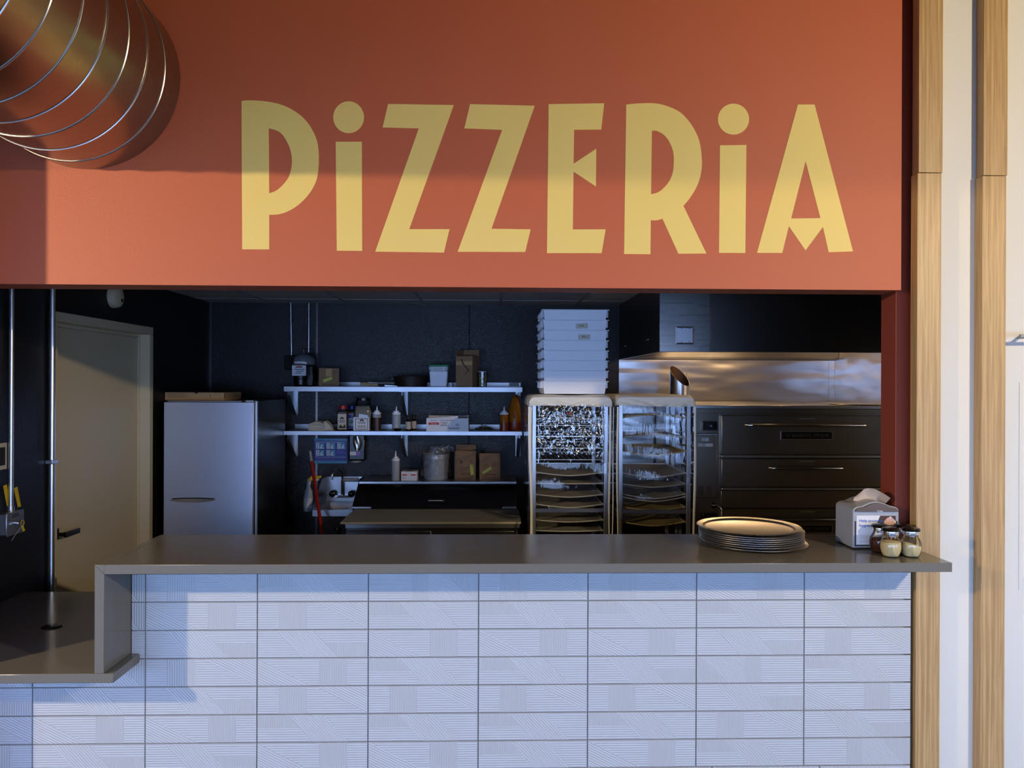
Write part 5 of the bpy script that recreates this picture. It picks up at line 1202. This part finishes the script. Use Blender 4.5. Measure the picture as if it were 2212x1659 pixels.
def odoor(y0_, y1_, hy, hx, badge, plate_y):
    d_ = obj('door', MB().box(xd0, xd1, OY-0.012, OY+0.018, oz(y1_), oz(y0_)), 'steel_oven', t, bevel=0.003)
    a, b = ax(hx[0], OY-0.05), ax(hx[1], OY-0.05); zz = az(hy, OY-0.05, 1740)
    k = MB().tube([(a, OY-0.013, zz+0.0), (a+0.01, OY-0.045, zz), (a+0.03, OY-0.052, zz), (b-0.03, OY-0.052, zz), (b-0.01, OY-0.045, zz), (b, OY-0.013, zz)], 0.009, 14)
    obj('door_handle', k, 'chrome', d_)
    pa, pb_ = at(1727, plate_y+1, OY-0.013), at(1760, plate_y-2, OY-0.013)
    obj('small_plate', MB().box(pa[0], pb_[0], OY-0.0135, OY-0.0122, pa[1], pb_[1]), 'steel', d_)
    if badge:
        p, q = at(1688, badge+8, OY-0.015), at(1797, badge-7, OY-0.015)
        n_ = obj('name_plate', MB().box(p[0], q[0], OY-0.018, OY-0.0122, p[1], q[1]), 'black_plastic', d_, bevel=0.001)
        k = MB(); e = 0.004
        k.box(p[0]-e, q[0]+e, OY-0.0155, OY-0.0122, q[1]+0.0005, q[1]+e); k.box(p[0]-e, q[0]+e, OY-0.0155, OY-0.0122, p[1]-e, p[1]-0.0005); k.box(p[0]-e, p[0]-0.0005, OY-0.0155, OY-0.0122, p[1], q[1]); k.box(q[0]+0.0005, q[0]+e, OY-0.0155, OY-0.0122, p[1], q[1])
        obj('plate_border', k, 'steel', d_)
        text('lettering', 'BAKERS PRIDE', p[0]+(q[0]-p[0])*0.57, (p[1]+q[1])/2, OY-0.0190, (q[0]-p[0])*0.72, 0.020, 'steel_oven', d_)
        text('lettering', 'W', p[0]+(q[0]-p[0])*0.13, (p[1]+q[1])/2, OY-0.0190, 0.034, 0.020, 'steel_oven', d_)
odoor(898, 981, 919, (1616, 1873), 940, 905)
odoor(991, 1051, 1012, (1668, 1823), None, 997)
odoor(1099, 1180, 1123, (1618, 1873), 1142, 1106)
for y0_ in (986, 1056):
    obj('roller_trim', MB().box(xd0, xd1, OY-0.020, OY+0.018, oz(y0_+2.5), oz(y0_-2.5)), 'steel', t, bevel=0.003)
obj('kick_panel', MB().box(xd0, xd1, OY-0.004, OY+0.018, oz(1097), oz(1060)), 'steel_oven', t, bevel=0.002)
# left control column
a, z0 = at(1497, 1075, OY-0.03); b, z1 = at(1549, 940, OY-0.03)
cp = obj('control_housing', MB().box(a, b, OY-0.035, OY+0.019, z0, z1), 'steel_oven', t, bevel=0.003)
obj('housing_top_edge', MB().box(a, b, OY-0.036, OY+0.01, z1+0.001, z1+0.006), 'steel_bright', t)
for (p0, p1, q0, q1) in ((1516, 1531, 953, 946), (1507, 1540, 965, 958)):
    xa, za = at(p0, q0, OY-0.036); xb, zb_ = at(p1, q1, OY-0.036); print_panel('label_plate', xa, xb, za, zb_, OY-0.0355, 'grey_plastic', cp)
k = MB()
for px in (1508, 1526):
    for i in range(7):
        xa, za = at(px, 1050+3.0*i, OY-0.036); k.box(xa, xa+0.034, OY-0.0362, OY-0.0355, za-0.0028, za+0.0015)
obj('vent_slots', k, 'print_dark', cp)
for py in (920, 1120):
    xa, za = at(1520, py+10, OY-0.03); xb, zb_ = at(1552, py-9, OY-0.03)
    dl = obj('dial_plate', MB().box(xa, xb, OY-0.012, OY+0.018, za, zb_), 'black_plastic', t, bevel=0.002)
    k = MB(); k.lathe([(0, 0), (0.019, 0), (0.017, 0.02), (0, 0.022)], (0, 0, 0), 20); k.v = [((xa+xb)/2+p[0]+0.01, OY-0.0125-p[2], (za+zb_)/2+p[1]) for p in k.v]; obj('dial', k, 'black_plastic', dl)
# lever with a black knob
YL = OY-0.10; pA = at(1551, 1128, YL); pB = at(1558, 1100, YL); pC = at(1554, 1096, YL); pD = at(1546, 1092, YL)
lv = obj('lever', MB().tube([(pA[0]-0.004, OY-0.013, pA[1]-0.03), (pA[0], YL+0.02, pA[1]-0.02), (pA[0], YL, pA[1]), (pB[0], YL, pB[1]), (pC[0], YL, pC[1]), (pD[0], YL, pD[1])], 0.0065, 12), 'chrome', t)
obj('lever_knob', MB().tube([(at(1537, 1090, YL)[0], YL, pD[1]+0.002), (at(1540, 1090, YL)[0], YL, pD[1]), (at(1547, 1093, YL)[0], YL, pD[1])], [0.016, 0.021, 0.012], 16), 'black_plastic', lv)
# flue pipe on the oven
yf_ = 2.90; s_ = F_PX/(yf_-CAM.y); cx = ax(1468, yf_, 830); r = 21/s_
seg = 40; k = MB(); vs = []
zc_ = az(812, yf_, 1468)
for i in range(seg):
    a = 2*math.pi*i/seg; dx, dy = math.cos(a), math.sin(a); zz = zc_-0.047*dx+0.060*dy
    vs += [(cx+r*dx, yf_+r*dy, OZ+0.001), (cx+r*dx, yf_+r*dy, zz), (cx+(r-.003)*dx, yf_+(r-.003)*dy, zz), (cx+(r-.003)*dx, yf_+(r-.003)*dy, OZ+0.004)]
k.add(vs, [(4*i+j, 4*((i+1) % seg)+j, 4*((i+1) % seg)+j+1, 4*i+j+1) for i in range(seg) for j in range(3)]); k.m = [1 if q % 3 == 2 else 0 for q in range(3*seg)]
tag(obj('flue_pipe', k, ['conduit', mat('brown_pipe_inside', C(90, 66, 46), 0.6, 0.5)], origin=(cx, yf_, OZ)), 'short galvanised pipe with a slanted open mouth standing on the oven', 'pipe')  # inner faces are dark brown
# round disc on the oven top
cx = ax(1851, 2.25, 872); k = MB().lathe([(0, 0), (0.165, 0), (0.178, 0.004), (0.180, 0.007), (0.176, 0.0075), (0.16, 0.004), (0, 0.004)], (cx, 2.25, OZ+0.001), 48)
tag(obj('pizza_screen', k, 'pizza_pan', origin=(cx, 2.25, OZ+0.001)), 'flat round metal pan lying alone on top of the pizza oven', 'pan')

# ================================================================== ON THE BAR
ZU2 = ZU+0.0006
# stack of pizza pans
nth = ['top', 'second from the top', 'third from the top', 'fourth from the top', 'fourth from the bottom', 'third from the bottom', 'second from the bottom', 'bottom']
yc = 0.135; cx0 = ax(1622, yc, 1175)
offs = [(0.014, 0.0), (0.0, -0.002), (0.001, 0.0), (-0.001, 0.001), (0.0, 0.002), (-0.001, 0.001), (0.0, 0.0), (-0.009, 0.003)]
prof = [(0, 0), (0.166, 0), (0.171, 0.0015), (0.175, 0.0065), (0.179, 0.0078), (0.196, 0.0086), (0.200, 0.0100), (0.2025, 0.0085), (0.200, 0.0068), (0.180, 0.0062), (0.176, 0.0050), (0.172, 0.0), (0.167, -0.0012), (0, -0.0012)]
def make_pan():
    t = thing('pizza_pan', 'x', 'pizza pan', (cx0, yc, ZU2), 'pizza pans stacked on the bar')
    obj('pan_body', MB().lathe([(r_, z_+0.0013) for r_, z_ in prof], (cx0, yc, ZU2), 72), 'pizza_pan', t); return t
p0 = make_pan(); zs_pan = [0, .0118, .0194, .0270, .0346, .0422, .0498, .0610]
for j in range(8):
    o = p0 if j == 0 else copy_tree(p0)
    nm = nth[7-j]
    place(o, (cx0+offs[j][0], yc+offs[j][1], ZU2+zs_pan[j]), 'round aluminium pizza pan, %s of the stack on the bar' % nm)
o.rotation_euler = (0, R(0.0), 0)

# napkin dispenser
dyf = 0.022; dx0, dx1 = ax(1843, dyf, 1140), min(ax(1951, dyf, 1140), XJ-0.006); dyb = dyf+0.155; dcx = (dx0+dx1)/2; dw_ = dx1-dx0; dh = 0.180
t = thing('napkin_dispenser', 'grey napkin dispenser with smoky front and a napkin sticking out of its top', 'dispenser', (dcx, (dyf+dyb)/2, ZU2))
def prof_d(w_, h_, n=14):
    rr = 0.035; pts = [(-w_/2, 0.0), (w_/2, 0.0)]
    pts += [(w_/2-0.001, h_*0.55)]
    for i in range(n+1):
        a = i/n; x = w_/2-rr*(1-math.cos(a*math.pi/2))-0.001; z = h_*0.80+h_*0.10*math.sin(a*math.pi/2); pts.append((x, z))
    for i in range(1, n): u = i/n; x = (w_/2-rr-0.001)*(1-2*u); pts.append((x, h_*0.90+h_*0.10*math.sin(math.pi*u)))
    for i in range(n+1):
        a = 1-i/n; x = -(w_/2-rr*(1-math.cos(a*math.pi/2))-0.001); z = h_*0.80+h_*0.10*math.sin(a*math.pi/2); pts.append((x, z))
    pts += [(-w_/2+0.001, h_*0.55)]; return pts
pr = prof_d(dw_, dh)
k = MB(); k.prism([(dcx+a, ZU2+0.004+b) for a, b in pr], dyf+0.004, dyb, 'y'); obj('dispenser_body', k, 'grey_plastic', t, bevel=0.004)
k = MB(); k.prism([(dcx+a*0.93, ZU2+0.012+(b if b > dh*0.6 else dh*0.735)*0.93) for a, b in pr if b > dh*0.56 or False], dyf-0.006, dyf+0.0035, 'y'); obj('smoky_window', k, 'smoke_plastic', t, bevel=0.003)
obj('base', MB().box(dx0+0.008, dx1-0.008, dyf+0.012, dyb-0.008, ZU2-0.0003, ZU2+0.0038), 'black_plastic', t)
cz0, cz1 = ZU2+0.018, ZU2+0.018+0.112
print_panel('card', dx0+0.014, dx1-0.014, cz0, cz1, dyf+0.0035, 'white_paper', t, 0.0015)
Yc = dyf+0.0018
pu = lambda u: dx0+0.014+u*(dw_-0.028); pv = lambda v: cz0+v*(cz1-cz0)
hair = [(pu(.52), pv(.40)), (pu(.50), pv(.55)), (pu(.53), pv(.78)), (pu(.60), pv(.995)), (pu(.995), pv(.995)), (pu(.995), pv(.80)), (pu(.86), pv(.98)), (pu(.74), pv(.86)), (pu(.66), pv(.60)), (pu(.64), pv(.40))]
obj('printed_hair', MB().prism(hair, Yc-0.0004, Yc, 'y'), 'hair', t)
face = [(pu(.64), pv(.30)), (pu(.645), pv(.52)), (pu(.70), pv(.80)), (pu(.78), pv(.93)), (pu(.90), pv(.93)), (pu(.96), pv(.80)), (pu(.985), pv(.55)), (pu(.975), pv(.30)), (pu(.90), pv(.16)), (pu(.74), pv(.16))]
obj('printed_face', MB().prism(face, Yc-0.0008, Yc-0.0004, 'y'), 'skin', t)
for u in (.735, .91):
    obj('printed_eye', MB().prism([(pu(u+0.045*math.cos(R(q))), pv(.50+0.028*math.sin(R(q)))) for q in range(0, 360, 30)], Yc-0.0012, Yc-0.0008, 'y'), 'eye', t)
    obj('printed_brow', MB().prism([(pu(u-.055), pv(.575)), (pu(u), pv(.615)), (pu(u+.055), pv(.575)), (pu(u), pv(.60))], Yc-0.0012, Yc-0.0008, 'y'), 'hair', t)
text('lettering', 'Help promote', pu(.37), pv(.81), Yc-0.0016, (dw_-0.028)*0.60, 0.013, 'print_blue', t); text('lettering', 'hygiene', pu(.245), pv(.65), Yc-0.0016, (dw_-0.028)*0.36, 0.014, 'print_blue', t)
lines(t, pu(.07), pu(.42), [pv(.30), pv(.25), pv(.20)], Yc, 'grey_plastic', 0.0012); lines(t, pu(.07), pu(.40), [pv(.13), pv(.08)], Yc, 'grey_plastic', 0.0012)
text('lettering', 'TORK', dcx+0.01, ZU2+dh*0.82, dyf-0.0068, 0.024, 0.007, 'white_paper', t)
k = MB()
for s_ in (-1, 1): xq = dcx+s_*(dw_/2-0.010); k.box(xq-0.002, xq+0.002, dyf+0.0025, dyf+0.0038, ZU2+0.012, ZU2+dh*0.6)
k.box(dx0+0.012, dx1-0.012, dyf+0.0025, dyf+0.0038, ZU2+0.012, ZU2+0.016)
obj('card_frame', k, 'print_dark', t)
zt_ = ZU2+dh+0.002
def nap(u, v):
    x = dcx-0.055+0.115*u+0.006*v; pk = 0.040*math.sin(math.pi*min(1, 0.15+u*0.8))**0.8
    z = zt_-0.006+v*(0.010+pk)-0.002*math.sin(9*u); y = dyf+0.075+0.020*math.sin(5*u)*v-0.03*v*v+0.004*math.sin(14*u+3*v)
    return (x, y, z)
k = MB().grid(nap, 18, 8); k.grid(lambda u, v: (nap(u, 1)[0], nap(u, 1)[1]+0.05*v, nap(u, 1)[2]-0.030*v-0.006*v*math.sin(8*u)), 18, 5)
obj('napkin', k, 'napkin', t)

# shakers
def shaker(px, yv, fill_m, fh, label, tilt=0.0):
    cx = ax(px, yv, 1190); t = thing('glass_shaker', label, 'shaker', (cx, yv, ZU2), 'glass shakers beside the napkin dispenser')
    def swirl(x, y, z, a):
        m_ = math.sin(math.pi*min(1, max(0, z/0.075))); f_ = 1+0.028*m_*math.cos(12*a+z*60); return (x*f_, y*f_, z)
    rs = [(0.0, 0.0), (0.026, 0.0), (0.029, 0.004), (0.034, 0.016), (0.0375, 0.034), (0.0365, 0.050), (0.031, 0.064), (0.0255, 0.072), (0.0255, 0.080)]
    inner = []
    k = MB(); k.lathe(rs, (cx, yv, ZU2), 60, fn=swirl); obj('glass_jar', k, 'glass', t)
    fp = [(0.0, 0.003), (0.0265, 0.0035), (0.0325, 0.017), (0.0358, 0.034)]+([(0.0342, fh)] if fh > 0.045 else [(0.0355, fh)])+[(0.0, fh+0.003)]
    k = MB(); k.lathe(fp, (cx, yv, ZU2), 36, fn=lambda x, y, z, a: (x, y, z+(tilt*x if z > 0.036 else 0))); obj('contents', k, fill_m, t)
    lathe_part('collar', [(0, 0), (0.0275, 0), (0.0285, 0.003), (0.0275, 0.006), (0.0285, 0.009), (0.0275, 0.014), (0, 0.014)], cx, yv, ZU2+0.0805, 'chrome', t, 32)
    lathe_part('lid', [(0, 0), (0.0315, 0), (0.0325, 0.004), (0.029, 0.010), (0.018, 0.013), (0, 0.014)], cx, yv, ZU2+0.0948, 'black_plastic', t, 32)
shaker(1924, -0.096, 'parmesan', 0.055, 'glass shaker full of grated cheese, front left of the four')
shaker(1967.5, -0.096, 'parmesan', 0.046, 'glass shaker two thirds full of cheese, front right of the four', -0.25)
shaker(1901, -0.024, 'chili', 0.050, 'glass shaker of red chili flakes, partly behind the full cheese shaker')
shaker(1950, -0.024, 'chili', 0.044, 'glass shaker with dark contents, rearmost and mostly hidden between the cheese shakers')
